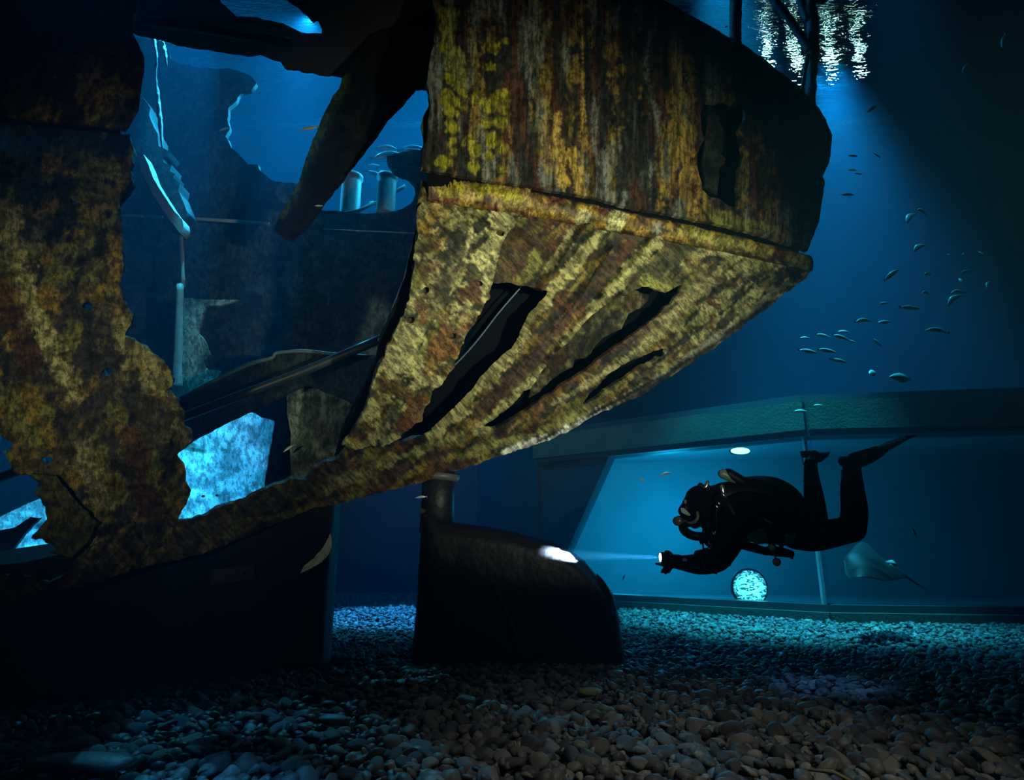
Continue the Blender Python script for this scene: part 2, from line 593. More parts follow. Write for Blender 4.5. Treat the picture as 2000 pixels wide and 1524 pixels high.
# corridor behind the glass
M_cor = plain('corridor_wall_paint', (0.30, 0.45, 0.5), 0.7, nscale=2, namt=0.15)
prism('wall_corridor', [(-0.3, 10.5), (9, 9.0), (9, 9.2), (-0.3, 10.65)], 0.0, 2.6, M_cor)['kind'] = 'structure'
prism('ceiling_corridor', [(0.3, 8.9), (3.2, 6.8), (5.7, 6.4), (9, 5.9), (9, 9.0), (-0.3, 10.5)], 2.1, 2.2, M_cor)['kind'] = 'structure'
prism('floor_corridor', [(0.3, 8.9), (3.2, 6.8), (5.7, 6.4), (9, 5.9), (9, 9.0), (-0.3, 10.5)], 0.0, 0.05, M_cor)['kind'] = 'structure'


def point(name, loc, e, col, r=0.1):
    d = bpy.data.lights.new(name, 'POINT'); d.energy = e; d.color = col; d.shadow_soft_size = r
    o = bpy.data.objects.new(name, d); COL.objects.link(o); o.location = loc
    return o


point('corridor_light', (2.2, 8.6, 1.2), 75, (0.01, 0.5, 0.80), 0.3)
point('corridor_light', (1.5, 8.6, 0.6), 25, (0.01, 0.5, 0.80), 0.3)

# water surface: rippled sheet seen from below
gx, gy = np.meshgrid(np.linspace(-9, 9, 361), np.linspace(-4, 10.7, 301))
wz_ = ZS + 0.022 * (fbm(gx * 1.6, gy * 3.2, 3, 4) - 0.5) + 0.010 * np.sin(gx * 3 + gy * 9 + 3 * fbm(gx, gy, 8, 3))
V = np.stack([gx.ravel(), gy.ravel(), wz_.ravel()], 1)
idx = np.arange(361 * 301).reshape(301, 361)
Q = np.stack([idx[:-1, :-1].ravel(), idx[1:, :-1].ravel(), idx[1:, 1:].ravel(), idx[:-1, 1:].ravel()], 1)
wm, wt, wb = nt('water_surface')
wt.nodes.remove(wb)
gl = wt.nodes.new('ShaderNodeBsdfGlass'); gl.inputs['IOR'].default_value = 1 / 1.33; gl.inputs['Roughness'].default_value = 0.0
gl.inputs['Color'].default_value = (0.75, 0.92, 1, 1)
wtc = wt.nodes.new('ShaderNodeTexCoord')
wmp = wt.nodes.new('ShaderNodeMapping'); wmp.inputs['Scale'].default_value = (3.0, 13.0, 1); wmp.inputs['Rotation'].default_value = (0, 0, 0.5)
wno = wt.nodes.new('ShaderNodeTexNoise'); wno.inputs['Scale'].default_value = 1.6; wno.inputs['Detail'].default_value = 2.5; wno.inputs['Distortion'].default_value = 0.8
wbp = wt.nodes.new('ShaderNodeBump'); wbp.inputs['Strength'].default_value = 1.0; wbp.inputs['Distance'].default_value = 0.022
wt.links.new(wtc.outputs['Object'], wmp.inputs['Vector']); wt.links.new(wmp.outputs['Vector'], wno.inputs['Vector'])
wt.links.new(wno.outputs['Fac'], wbp.inputs['Height']); wt.links.new(wbp.outputs['Normal'], gl.inputs['Normal'])
wt.links.new(gl.outputs[0], wt.nodes['Material Output'].inputs['Surface'])
ws = link('water_surface', mesh_np('water_surface', V, Q), wm)
ws['kind'] = 'structure'
prism('ceiling', [(-9.2, -4.3), (9.2, -4.3), (9.2, 13), (-9.2, 13)], 11.5, 11.7, plain('hall_ceiling', (0.2, 0.3, 0.35), 0.9, nscale=.6, namt=.5))['kind'] = 'structure'

point('ripple_fill_light', (-3.0, 6.5, 10.2), 1500, (0.05, 0.5, 0.8), 0.4)  # added unseen light brightening the ripples above the deck hole
# water body
vm_, vt, vb = nt('tank_water')
vt.nodes.remove(vb)
vs = vt.nodes.new('ShaderNodeVolumeScatter'); vs.inputs['Color'].default_value = (0.10, 0.60, 1.0, 1)
vs.inputs['Density'].default_value = 0.017; vs.inputs['Anisotropy'].default_value = 0.5
va = vt.nodes.new('ShaderNodeVolumeAbsorption'); va.inputs['Color'].default_value = (0.25, 0.85, 1.0, 1); va.inputs['Density'].default_value = 0.04
vad = vt.nodes.new('ShaderNodeAddShader')
vt.links.new(vs.outputs[0], vad.inputs[0]); vt.links.new(va.outputs[0], vad.inputs[1])
vt.links.new(vad.outputs[0], vt.nodes['Material Output'].inputs['Volume'])
bm = bmesh.new(); box_mesh(bm, -9, 9, -4, 10.68, -0.02, ZS - 0.04)
wbody = bm_obj('water', bm, vm_, smooth=False); wbody['kind'] = 'structure'

# lamps above the water
M_bulb = emis('lamp_glow', (0.55, 1.0, 0.8), 60)
M_can = plain('lamp_housing', (0.03, 0.03, 0.03), 0.5)


def hall_lamp(x, y, z, label):
    t = empty('floodlight', (x, y, z))
    tag(t, label, 'floodlight', 'floodlights hung above the tank')
    bm = bmesh.new(); tube_mesh(bm, [(x, y, z + 0.02), (x, y, z + 0.3)], [0.2, 0.12], 20)
    bm_obj('lamp_housing', bm, M_can, t)
    bm = bmesh.new(); tube_mesh(bm, [(x, y, z - 0.02), (x, y, z + 0.01)], [0.09, 0.09], 20)
    bm_obj('lens', bm, M_bulb, t)
    bm = bmesh.new(); tube_mesh(bm, [(x, y, z + 0.28), (x, y, 11.52)], [0.015, 0.015], 8)
    bm_obj('suspension_rod', bm, M_can, t)


# ------------------------------------------------------------------ the wreck
ship = empty('shipwreck', (-1.0, 4.2, 0))
tag(ship, 'rusted hull of a sunken ship with torn plating and open ribs resting on gravel', 'shipwreck')

DARK = np.array((0.020, 0.020, 0.016)); OCHRE = np.array((0.42, 0.27, 0.05)); OLIVE = np.array((0.22, 0.21, 0.05))
PALE = np.array((0.62, 0.56, 0.24)); RUST = np.array((0.16, 0.055, 0.022)); MUST = np.array((0.36, 0.31, 0.02)); GREY = np.array((0.20, 0.21, 0.17))


def seg_dist(u, v, pl):
    best = np.full(len(u), 1e9)
    for (x0, y0), (x1, y1) in zip(pl[:-1], pl[1:]):
        dx, dy = x1 - x0, y1 - y0
        t = np.clip(((u - x0) * dx + (v - y0) * dy) / (dx * dx + dy * dy + 1e-9), 0, 1)
        best = np.minimum(best, np.hypot(u - x0 - t * dx, v - y0 - t * dy))
    return best


def lay(c, w, col):
    w = np.clip(w, 0, 1)[:, None]
    return c * (1 - w) + col * w


def strokes(c, u, v, L, seed=0):
    for i, (pl, r, col, s) in enumerate(L):
        pl = pl if len(pl) > 1 else [pl[0], (pl[0][0] + 0.1, pl[0][1])]
        d = seg_dist(u, v, pl) + (fbm(u / 20, v / 20, seed + i, 5) - 0.5) * r * 2.4
        c = lay(c, s * (1 - sstep(r * 0.78, r * 0.95, d)), col)
    return c


def base_mix(u, v, ca, sa, sx, sy, seed):
    """blotches stretched along direction (ca, sa) of the plate"""
    p = (u * ca + v * sa) / sx; q = (-u * sa + v * ca) / sy
    n1 = fbm(p, q, seed, 5); n2 = fbm(p * 1.7 + 9, q * 1.7, seed + 31, 5); n3 = fbm(u / 45, v / 45, seed + 57, 5)
    return n1, n2, n3


def paint_bulwark(u, v):
    n1, n2, n3 = base_mix(u, v, 1, 0, 26, 190, 3)
    c = np.tile(DARK * 1.2, (len(u), 1))
    c = lay(c, sstep(0.46, 0.58, n2) * 0.8, RUST * 0.55)
    c = lay(c, sstep(0.54, 0.60, n1) * sstep(0.44, 0.54, fbm(u / 9, v / 16, 77, 4)), OCHRE * 0.5)
    c = lay(c, sstep(0.56, 0.66, fbm(u / 20, v / 110, 40, 5)) * 0.8, GREY * 0.9)
    S = [([(873, 30), (880, 90), (900, 165)], 17, OLIVE * 1.2, .9), ([(925, 60), (930, 200), (925, 330)], 9, OCHRE * .8, .5),
         ([(1040, 10), (1045, 110)], 24, GREY * 0.75, .7), ([(1138, 30), (1138, 380)], 4, OCHRE, .8),
         ([(1090, 230), (1085, 290), (1100, 350)], 14, OCHRE * 1.15, .85), ([(1120, 300), (1128, 375)], 12, OCHRE * 1.2, .8),
         ([(1065, 130), (1068, 330)], 12, OCHRE * .8, .6), ([(1320, 90), (1330, 200), (1300, 380)], 13, OCHRE * .75, .75),
         ([(1335, 250), (1345, 410)], 15, OCHRE * .9, .8), ([(1302, 280), (1300, 350)], 10, GREY, .7),
         ([(1200, 290), (1185, 390)], 14, GREY * .8, .6), ([(1395, 425), (1480, 450)], 18, OLIVE * 1.0, .85),
         ([(1455, 300), (1450, 440)], 8, OLIVE * .8, .7), ([(1500, 280), (1495, 450)], 6, OLIVE * .7, .6),
         ([(1555, 330), (1552, 470)], 5, OLIVE * .7, .6), ([(1230, 0), (1240, 330)], 26, DARK, .8)]
    c = strokes(c, u, v, S, 11)
    for (x, y, r) in [(873, 190, 12), (885, 160, 9), (903, 180, 9), (872, 215, 13), (876, 238, 9), (895, 200, 10), (893, 222, 6), (928, 188, 12), (955, 205, 13), (975, 192, 15), (945, 200, 10), (983, 187, 13),
                      (984, 212, 9), (886, 252, 13), (884, 275, 10), (951, 241, 11), (979, 240, 14), (960, 272, 13), (923, 278, 14), (927, 295, 12), (905, 280, 9), (978, 296, 15), (955, 303, 8), (866, 310, 15), (880, 300, 12),
                      (870, 322, 8), (924, 325, 13), (980, 335, 10), (962, 95, 12), (985, 78, 14), (958, 130, 10), (868, 150, 8), (865, 90, 8)]:
        c = strokes(c, u, v, [([(x, y)], r, MUST, 0.95)], int(x + y))
    return c


def paint_hull(u, v):
    n1, n2, n3 = base_mix(u, v, -0.72, 0.70, 90, 17, 5)
    right = sstep(1180, 1420, u)
    c = np.tile(np.array((0.050, 0.036, 0.022)), (len(u), 1))
    c = lay(c, sstep(0.50, 0.58, n3) * .8, OLIVE * .8)
    c = lay(c, sstep(0.50, 0.57, n1) * .7, OCHRE * 0.6)
    c = lay(c, sstep(0.53, 0.60, fbm(u / 24, v / 24, 15, 5)) * 0.8, RUST * 0.6)
    c = lay(c, right * sstep(0.46, 0.56, fbm(u / 34, v / 22, 16, 5)) * .9, OLIVE * 1.1 + GREY * .3)
    c = lay(c, right * sstep(0.53, 0.58, fbm(u / 14, v / 8, 20, 4)) * .8, PALE * .7)
    c = lay(c, sstep(0.56, 0.63, n2) * 0.9, DARK)
    S = [([(980, 430), (1010, 490), (950, 540)], 44, RUST * 0.35 + DARK, .8), ([(1050, 500), (1020, 545)], 12, OLIVE, .8),
         ([(1185, 440), (1130, 490), (1085, 560), (1020, 640), (960, 725), (900, 795), (840, 850)], 17, PALE * .66 + OCHRE * .12, .95),
         ([(1300, 455), (1250, 505), (1180, 580), (1110, 665), (1040, 745), (980, 800), (930, 845)], 14, PALE * .66 + OLIVE * .15, .95),
         ([(1225, 480), (1160, 560), (1080, 650), (1000, 750), (940, 810)], 13, DARK * 1.2 + RUST * .35, .95), ([(1130, 430), (1100, 480), (1070, 525)], 8, PALE * .6, .8),
         ([(1160, 450), (1090, 520)], 7, DARK, .9), ([(1240, 470), (1205, 520)], 9, RUST * .7, .8),
         ([(1340, 475), (1290, 520), (1240, 570)], 22, DARK * 1.6 + OLIVE * .2, .9), ([(1370, 485), (1450, 498), (1530, 512)], 7, PALE * .8, .8),
         ([(1400, 540), (1330, 600), (1240, 690)], 12, PALE * .6, .6), ([(1500, 540), (1390, 625), (1250, 732)], 4, DARK, .95), ([(1560, 540), (1480, 590)], 5, DARK, .7),
         ([(1540, 548), (1420, 645), (1300, 728), (1180, 800)], 6, GREY * 1.1 + OLIVE * .3, .75), ([(1500, 594), (1380, 685), (1250, 770)], 6, DARK, .9), ([(1180, 800), (1110, 838), (1050, 866), (985, 886)], 9, np.array((.75, .76, .70)), .95),
         ([(1300, 560), (1262, 552)], 13, OLIVE * 1.5, .9), ([(1350, 702), (1200, 786), (1050, 862)], 3.5, DARK, .95), ([(1225, 660), (1120, 740), (1010, 815)], 6, RUST * .6, .7),
         ([(1330, 630), (1200, 720), (1080, 790)], 7, PALE * .6, .7), ([(1150, 800), (1040, 850), (900, 890)], 9, OLIVE + PALE * .12, .6),
         ([(900, 850), (760, 900), (640, 950)], 12, PALE * .35 + OLIVE * .3, .7), ([(880, 880), (700, 950)], 8, DARK + RUST * .3, .8), ([(640, 930), (480, 1000), (380, 1040)], 18, DARK * 1.4 + OLIVE * .15, .7), ([(700, 965), (520, 1015)], 7, OLIVE, .6)]
    return strokes(c, u, v, S, 23)


def paint_rib(u, v):
    n1, n2, n3 = base_mix(u, v, 0.9, 0.43, 26, 60, 8)
    c = np.tile(OLIVE * .85, (len(u), 1))
    c = lay(c, sstep(0.50, 0.56, n1) * .8, OCHRE * 0.7)
    c = lay(c, sstep(0.54, 0.60, n3) * .8, PALE * .65)
    c = lay(c, sstep(0.50, 0.56, n2) * .9, DARK * 1.6)
    c = lay(c, sstep(0.56, 0.60, fbm(u / 12, v / 12, 88, 4)) * .7, DARK * 2)
    c = lay(c, sstep(0.59, 0.63, fbm(u / 10, v / 10, 89, 4)) * .8, PALE * .9)
    c = lay(c, sstep(0.57, 0.63, fbm(u / 25, v / 25, 90, 4)) * .7, RUST * .8)
    S = [([(985, 420), (975, 450), (950, 500)], 20, PALE * 1.0, .9), ([(960, 520), (945, 560)], 9, PALE * .9, .7), ([(920, 450), (912, 482)], 5, PALE, .9),
         ([(900, 460), (880, 500)], 22, DARK * 2.5, .7), ([(830, 440), (850, 420)], 20, OCHRE * .8, .7), ([(870, 540), (860, 590)], 15, DARK * 2, .6),
         ([(790, 660), (790, 710), (760, 700), (810, 725)], 27, PALE * .9, .95), ([(870, 650), (850, 700), (880, 690)], 16, RUST * .8 + OCHRE * .25, .95),
         ([(830, 740), (870, 750)], 9, PALE * .9, .9), ([(745, 740), (760, 760), (800, 770)], 16, RUST * .7 + OLIVE * .3, .9), ([(820, 780), (790, 830), (830, 820)], 14, RUST * .9, .8),
         ([(720, 820), (740, 790)], 18, PALE * .6 + OLIVE * .3, .8), ([(770, 800), (750, 860)], 15, DARK * 2.5, .7), ([(700, 880), (760, 830)], 8, PALE * .6, .6)]
    return strokes(c, u, v, S, 29)


def paint_strake(u, v):
    n1, n2, n3 = base_mix(u, v, 1, 0.2, 30, 22, 12)
    c = np.tile(RUST * .9, (len(u), 1))
    c = lay(c, sstep(0.42, 0.55, n1), OCHRE * 1.0)
    c = lay(c, sstep(0.52, 0.62, n2) * .8, DARK * 2)
    S = [([(860, 360), (1020, 385)], 26, OCHRE * .9 + PALE * .25, .7), ([(870, 368), (900, 372)], 16, MUST * 1.1, .9), ([(930, 368), (960, 372), (1010, 388)], 13, MUST * 1.1, .85),
         ([(1140, 425), (1130, 440)], 12, PALE * 1.1, .85), ([(1205, 425), (1200, 440)], 18, PALE * 1.15, .95), ([(1285, 440), (1283, 460)], 8, GREY * 1.2, .7),
         ([(1330, 450), (1500, 492)], 14, OLIVE * 1.3 + OCHRE * .2, .85), ([(1550, 505), (1575, 515)], 14, OLIVE * 1.2, .8)]
    return strokes(c, u, v, S, 33)


def paint_left(u, v):
    n1, n2, n3 = base_mix(u, v, 0.95, 0.3, 40, 75, 18)
    c = np.tile(np.array((0.09, 0.075, 0.03)), (len(u), 1))
    c = lay(c, sstep(0.45, 0.55, n1), OLIVE)
    c = lay(c, sstep(0.50, 0.58, n3), OCHRE * .75)
    c = lay(c, sstep(0.52, 0.60, n2), DARK * 2)
    S = [([(20, 420), (45, 560), (110, 700), (140, 760)], 24, PALE * .85, .9), ([(0, 560), (60, 720)], 30, RUST * .6, .8), ([(0, 760), (60, 870)], 26, OLIVE * 1.1, .8),
         ([(240, 640), (300, 720), (320, 760)], 34, PALE * .6 + OLIVE * .3, .85), ([(160, 880), (200, 980)], 22, PALE * .65, .85), ([(200, 600), (210, 760)], 18, DARK * 2.2, .7),
         ([(260, 860), (290, 1000)], 26, RUST * .55, .8), ([(345, 830), (360, 860)], 14, PALE * .6, .7), ([(225, 470), (230, 600)], 12, OCHRE * .8, .7), ([(160, 480), (175, 560)], 14, DARK * 2, .6),
         ([(170, 320), (240, 340)], 28, OLIVE * 1.3, .7), ([(60, 450), (70, 480)], 14, GREY, .5), ([(110, 1050), (120, 980)], 26, OLIVE * .6, .9), ([(60, 370), (20, 330)], 30, DARK * 2, .6),
         ([(250, 1045), (180, 1060)], 10, PALE * .5, .8), ([(200, 820), (215, 860)], 14, DARK * 2, .8)]
    return strokes(c, u, v, S, 43)


# depth of the surfaces (metres ahead of the camera's foot)
fz = planeZ(2.75)


def zY(u, v): return float(fz(np.array([u]), np.array([v]))[0])


low_pts = [(u, v, zY(u, v)) for u, v in ((0, 300), (120, 310), (250, 320), (830, 365), (930, 385), (1032, 402), (1210, 440), (1431, 482), (1585, 516))]
low_pts += [(1560, 556, 4.2), (1440, 645, 4.2), (1250, 780, 4.2), (1109, 844, 4.2), (985, 889, 4.2), (820, 943, 4.15), (650, 989, 4.0), (489, 1044, 3.68), (345, 1090, 3.35), (188, 1138, 3.05), (0, 1183, 2.75),
            (900, 600, 3.35), (1000, 520, 3.32), (760, 700, 3.4), (700, 850, 3.72), (1100, 600, 3.6), (1300, 600, 3.88), (1000, 750, 3.8), (850, 850, 3.9), (1450, 560, 4.02),
            (240, 500, 2.68), (0, 500, 2.52), (300, 700, 2.85), (100, 700, 2.65), (370, 850, 3.05), (150, 900, 2.85), (345, 1010, 3.35), (120, 1100, 2.95), (0, 900, 2.65), (560, 950, 3.75), (450, 1000, 3.55)]
D_low = rbf(low_pts)
D_bul = rbf([(840, 330, zY(830, 345)), (850, 0, 3.02), (850, -140, 3.02), (1100, 380, zY(1100, 395)), (1100, 0, 3.30), (1100, -140, 3.4), (1400, 430, zY(1400, 460)), (1400, 150, 3.85), (1412, 66, 4.05), (1300, 5, 3.9),
             (1585, 480, 4.1), (1500, 300, 3.95), (1603, 430, 4.35), (1592, 202, 4.4), (1540, 154, 4.2), (1624, 264, 4.75), (1610, 350, 4.5), (1250, 200, 3.55), (1180, -80, 3.6)])
D_lbul = rbf([(0, 215, zY(0, 225)), (250, 255, zY(250, 262)), (0, -60, 2.42), (270, -60, 2.62), (120, 100, 2.50)])


def ridge(u, v):
    h = np.zeros(len(u))
    for pl, r, a in [([(1150, 440), (1060, 570), (1000, 660), (930, 760), (830, 860)], 24, .075), ([(1300, 450), (1200, 560), (1100, 680), (1000, 790), (900, 870)], 20, .07),
                     ([(1420, 520), (1300, 640), (1180, 740), (1040, 830)], 22, .03), ([(1540, 545), (1420, 640), (1250, 765), (1000, 880)], 12, .035)]:
        h += a * (1 - sstep(0, 1, seg_dist(u, v, pl) / r))
    for pl in ([(1190, 480), (1120, 590), (1030, 700), (950, 800)], [(1500, 540), (1390, 620), (1250, 730)], [(1350, 700), (1200, 780), (1050, 860)]):
        h -= 0.03 * (1 - sstep(0, 1, seg_dist(u, v, pl) / 9))
    return h + 0.012 * (fbm(u / 16, v / 16, 66, 3) - .5)


bul = Z([(25, -420), (40, -100), (95, 50), (125, 100), (115, 190), (105, 260), (85, 330), (80, 400), (65, 490), (80, 545), (85, 640), (70, 700), (65, 780), (70, 850), (35, 900), (32, 1000)], 813.5, 0, 3.048)
bul = [(868, -120), (845, 0), (853, 33), (850, 62), (847, 85), (840, 108), (838, 131), (833, 161), (838, 179), (840, 210), (836, 240), (834, 272), (826, 295), (823, 330),
       (878, 340), (976, 356), (1032, 363), (1075, 372), (1150, 384), (1210, 400), (1320, 421), (1431, 444), (1515, 467), (1578, 490), (1585, 470), (1592, 448), (1601, 433), (1604, 404), (1611, 360), (1607, 345),
       (1620, 312), (1626, 264), (1614, 239), (1603, 213), (1592, 202), (1574, 184), (1541, 154), (1504, 125), (1449, 84), (1412, 66), (1372, 42), (1335, 22), (1298, 2), (1240, -50), (1150, -120)]
bhole = Z([(760, 535), (800, 548), (850, 530), (900, 545), (955, 545), (970, 580), (965, 640), (930, 690), (950, 760), (960, 830), (935, 900), (930, 1000), (930, 1105), (880, 1095), (840, 1060), (780, 1045), (740, 1010), (735, 960), (715, 900), (712, 820), (725, 780), (750, 740), (735, 680), (730, 600)], 1100, 0, 2.722)
sheet('bulwark', bul, M_bulw, ship, D_bul, 0.03, 5, 2.2, [bhole], 0.02, paint_bulwark, seed=1)
sheet('torn_flap', [(838, 205), (828, 225), (823, 245), (826, 265), (830, 290), (846, 280), (850, 250), (846, 220)], M_bulw, ship, lambda u, v: D_bul(u, v) + 0.06, 0.01, 6, 1.5, tint=OLIVE * .5, seed=2)

H1 = Z([(665, 555), (700, 552), (740, 548), (800, 560), (870, 570), (935, 590), (900, 640), (850, 690), (820, 760), (770, 840), (700, 900), (640, 960), (600, 1020), (520, 1100), (440, 1170), (340, 1210), (290, 1235), (280, 1215), (300, 1180), (340, 1150), (350, 1090), (380, 1060), (390, 1000), (440, 985), (470, 930), (490, 880), (515, 820), (550, 740), (590, 680), (620, 620), (640, 590)], 650, 300, 2.177)
H2 = [(1250, 562), (1228, 572), (1205, 582), (1158, 615), (1120, 652), (1091, 675), (1066, 700), (1059, 722), (1036, 760), (1013, 768), (990, 796), (970, 812), (944, 832), (930, 841), (962, 840), (999, 820), (1031, 801), (1063, 778), (1109, 746), (1146, 722), (1178, 695), (1224, 663), (1250, 645), (1280, 620), (1310, 592), (1327, 572), (1332, 556), (1318, 562), (1300, 571), (1285, 568), (1268, 560)]
H3 = [(1137, 790), (1146, 776), (1163, 760), (1187, 732), (1215, 713), (1250, 700), (1278, 685), (1305, 680), (1295, 692), (1268, 712), (1235, 728), (1205, 748), (1180, 765), (1155, 785)]
H4 = [(1185, 808), (1230, 782), (1290, 742), (1350, 700), (1420, 655), (1490, 598), (1500, 592), (1445, 642), (1380, 688), (1310, 732), (1245, 776)]
low = [(822, 352), (812, 419), (815, 456), (808, 516), (804, 548), (799, 585), (788, 617), (764, 660), (752, 695), (733, 723), (726, 755), (714, 801), (691, 842), (685, 862), (668, 893), (631, 904), (612, 914), (598, 937), (572, 935), (530, 950), (484, 973), (441, 986), (398, 1009), (343, 1019),
       (300, 1000), (150, 1080), (140, 1115), (98, 1138), (75, 1132), (61, 1123), (-40, 1123), (-60, 1200), (0, 1183), (113, 1161), (188, 1138), (264, 1112), (395, 1082), (489, 1044), (617, 991), (650, 988), (820, 943), (907, 915), (985, 889), (1045, 870), (1109, 844), (1155, 814), (1250, 775), (1310, 735), (1380, 690), (1440, 645), (1500, 600), (1552, 560), (1574, 545), (1586, 529), (1588, 512), (1515, 480), (1431, 460), (1320, 435), (1210, 415), (1150, 400), (1032, 382), (930, 368)]
sheet('counter_plating', low, M_hull, ship, D_low, 0.03, 4.5, 3.5, [H1, H2, H3], 0.015, paint_hull, ridge, seed=4)
bolts = [(978, 456), (935, 554), (832, 567), (802, 625), (884, 657)]
bh = [[(x + 8 * math.cos(a), y + 6 * math.sin(a)) for a in np.linspace(0, 2 * math.pi, 9)[:-1]] for x, y in bolts]
rib = [(826, 396), (816, 404), (812, 419), (815, 456), (808, 516), (804, 548), (799, 585), (788, 617), (766, 655), (752, 695), (738, 722), (728, 755), (714, 801), (691, 842), (668, 870), (690, 880), (760, 868), (783, 855), (798, 838), (822, 824), (828, 800), (838, 786), (843, 765), (862, 752), (880, 730), (895, 700), (905, 665), (925, 635), (938, 610), (955, 580), (960, 555), (975, 500), (990, 460), (1008, 436), (1022, 420), (930, 408)]
sheet('lapped_rib_plate', rib, M_hull, ship, lambda u, v: D_low(u, v) - 0.035, 0.025, 4.5, 4.5, bh, 0.015, paint_rib, seed=6)


def strake_mesh(name, u0, u1, v0f, r0, r1, mat, paint, seed=0):
    us = np.linspace(u0, u1, 90)
    bm = bmesh.new()
    pts = [at(float(u), float(v0f(u)), zY(float(u), float(v0f(u)))) for u in us]
    pts = [p + Vector((0, -0.01, 0)) for p in pts]
    tube_mesh(bm, pts, list(np.linspace(r0, r1, 90)), 22, 0.08, seed)
    o = bm_obj(name, bm, mat, ship)
    me = o.data
    co = np.empty(len(me.vertices) * 3, np.float32); me.vertices.foreach_get('co', co); co = co.reshape(-1, 3)
    d = co - CAMP
    cz = d[:, 1] * math.cos(PIT) + d[:, 2] * math.sin(PIT); cyv = -d[:, 1] * math.sin(PIT) + d[:, 2] * math.cos(PIT)
    u = 1000 + FPX * d[:, 0] / cz; v = 762 - FPX * cyv / cz
    ca = me.color_attributes.new('tint', 'FLOAT_COLOR', 'POINT')
    c = np.ones((len(u), 4), np.float32); c[:, :3] = paint(u, v); ca.data.foreach_set('color', c.ravel())
    ul = me.uv_layers.new(name='uv'); idx = np.empty(len(me.loops), np.int32); me.loops.foreach_get('vertex_index', idx)
    ul.data.foreach_set('uv', (np.stack([u, 1524 - v], 1) / 1000)[idx].astype(np.float32).ravel())
    return o


vs_ = lambda u: np.interp(u, [826, 930, 1032, 1150, 1210, 1320, 1431, 1515, 1560, 1580], [374, 386, 398, 420, 432, 453, 477, 497, 508, 515])
strake_mesh('rubbing_strake', 836, 1032, lambda u: vs_(u) + 2, 0.090, 0.090, M_strk, paint_strake, 1)
strake_mesh('rubbing_strake', 1030, 1574, lambda u: vs_(u) + 3, 0.074, 0.058, M_strk, paint_strake, 2)

# far side of the stern, mirrored about the keel line, and the deck that closes it
def mirrored(name, outline, depth, mat, tint, seed):
    o = sheet(name, outline, mat, ship, depth, -0.03, 24, 1.0, tint=tint, seed=seed)
    me = o.data
    co = np.empty(len(me.vertices) * 3, np.float32); me.vertices.foreach_get('co', co); co = co.reshape(-1, 3)
    co[:, 1] = 8.45 - co[:, 1]
    me.vertices.foreach_set('co', co.ravel()); me.update()
    return o


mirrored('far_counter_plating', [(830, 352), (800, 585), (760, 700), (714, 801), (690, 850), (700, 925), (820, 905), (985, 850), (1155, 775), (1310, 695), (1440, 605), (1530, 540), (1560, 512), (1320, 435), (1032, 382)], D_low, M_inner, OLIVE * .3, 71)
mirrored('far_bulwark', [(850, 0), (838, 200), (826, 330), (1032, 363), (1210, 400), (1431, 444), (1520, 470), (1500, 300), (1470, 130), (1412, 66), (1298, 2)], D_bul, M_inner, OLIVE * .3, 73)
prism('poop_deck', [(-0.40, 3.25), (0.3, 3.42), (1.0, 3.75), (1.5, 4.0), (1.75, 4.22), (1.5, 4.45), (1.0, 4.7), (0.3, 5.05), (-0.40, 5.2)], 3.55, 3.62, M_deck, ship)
sheet('bulwark_hole_shade', [(1180, 120), (1300, 110), (1450, 150), (1540, 200), (1560, 300), (1545, 440), (1430, 425), (1210, 385), (1180, 300)], M_black, ship, lambda u, v: D_bul(u, v) + 0.45, 0.03, 14, 1, seed=78)  # added dark plate that keeps the bulwark hole black
sheet('counter_hole_shade', [(930, 540), (1130, 560), (1250, 550), (1345, 545), (1330, 640), (1200, 745), (1060, 815), (900, 880), (760, 885), (870, 760), (930, 640)], M_black, ship, lambda u, v: D_low(u, v) + 0.42, 0.03, 14, 1, seed=79)  # added dark sheet standing in for shade behind the counter tears
# things seen through the tears in the counter
sheet('inner_stringer', [(1220, 560), (1272, 566), (1265, 587), (1253, 600), (1227, 613), (1214, 643), (1178, 659), (1161, 679), (1148, 699), (1122, 702), (1119, 718), (1096, 728), (1070, 748), (1056, 790), (1030, 790), (1040, 740), (1060, 700), (1120, 650), (1160, 600)], M_inner, ship, lambda u, v: D_low(u, v) + 0.3, 0.02, 8, 2.0, paint=lambda u, v: paint_rib(u, v) * .3, seed=14)
bar('inner_rib', [(1022, 556, 3.58), (975, 610, 3.62), (930, 668, 3.7), (885, 716, 3.78), (820, 770, 3.9)], 0.005, plain('lit_rib_edge', (.12, .16, .2), .5), ship, k=5)  # bluish colour stands in for blue light along the rib edge
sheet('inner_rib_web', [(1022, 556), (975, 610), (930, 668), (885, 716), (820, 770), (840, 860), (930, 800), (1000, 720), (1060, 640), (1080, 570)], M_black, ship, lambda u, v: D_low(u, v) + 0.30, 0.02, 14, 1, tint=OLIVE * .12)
sheet('broken_inner_plate', [(1385, 205), (1402, 225), (1416, 265), (1410, 300), (1405, 330), (1402, 380), (1378, 365), (1372, 310), (1378, 270)], M_inner, ship, lambda u, v: D_bul(u, v) + 0.12, 0.02, 8, 2, tint=GREY * .12, seed=77)
# inner edge frame beside the big opening
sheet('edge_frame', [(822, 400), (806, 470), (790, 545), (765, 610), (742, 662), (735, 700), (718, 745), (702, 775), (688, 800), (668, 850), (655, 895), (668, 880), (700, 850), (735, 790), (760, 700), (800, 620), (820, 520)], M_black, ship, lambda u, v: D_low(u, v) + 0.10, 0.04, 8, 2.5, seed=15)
sheet('edge_flange', [(806, 470), (788, 545), (760, 615), (738, 665), (742, 668), (766, 618), (794, 550), (812, 475)], M_pale, ship, lambda u, v: D_low(u, v) + 0.2, 0.01, 6, 0.6, seed=16)

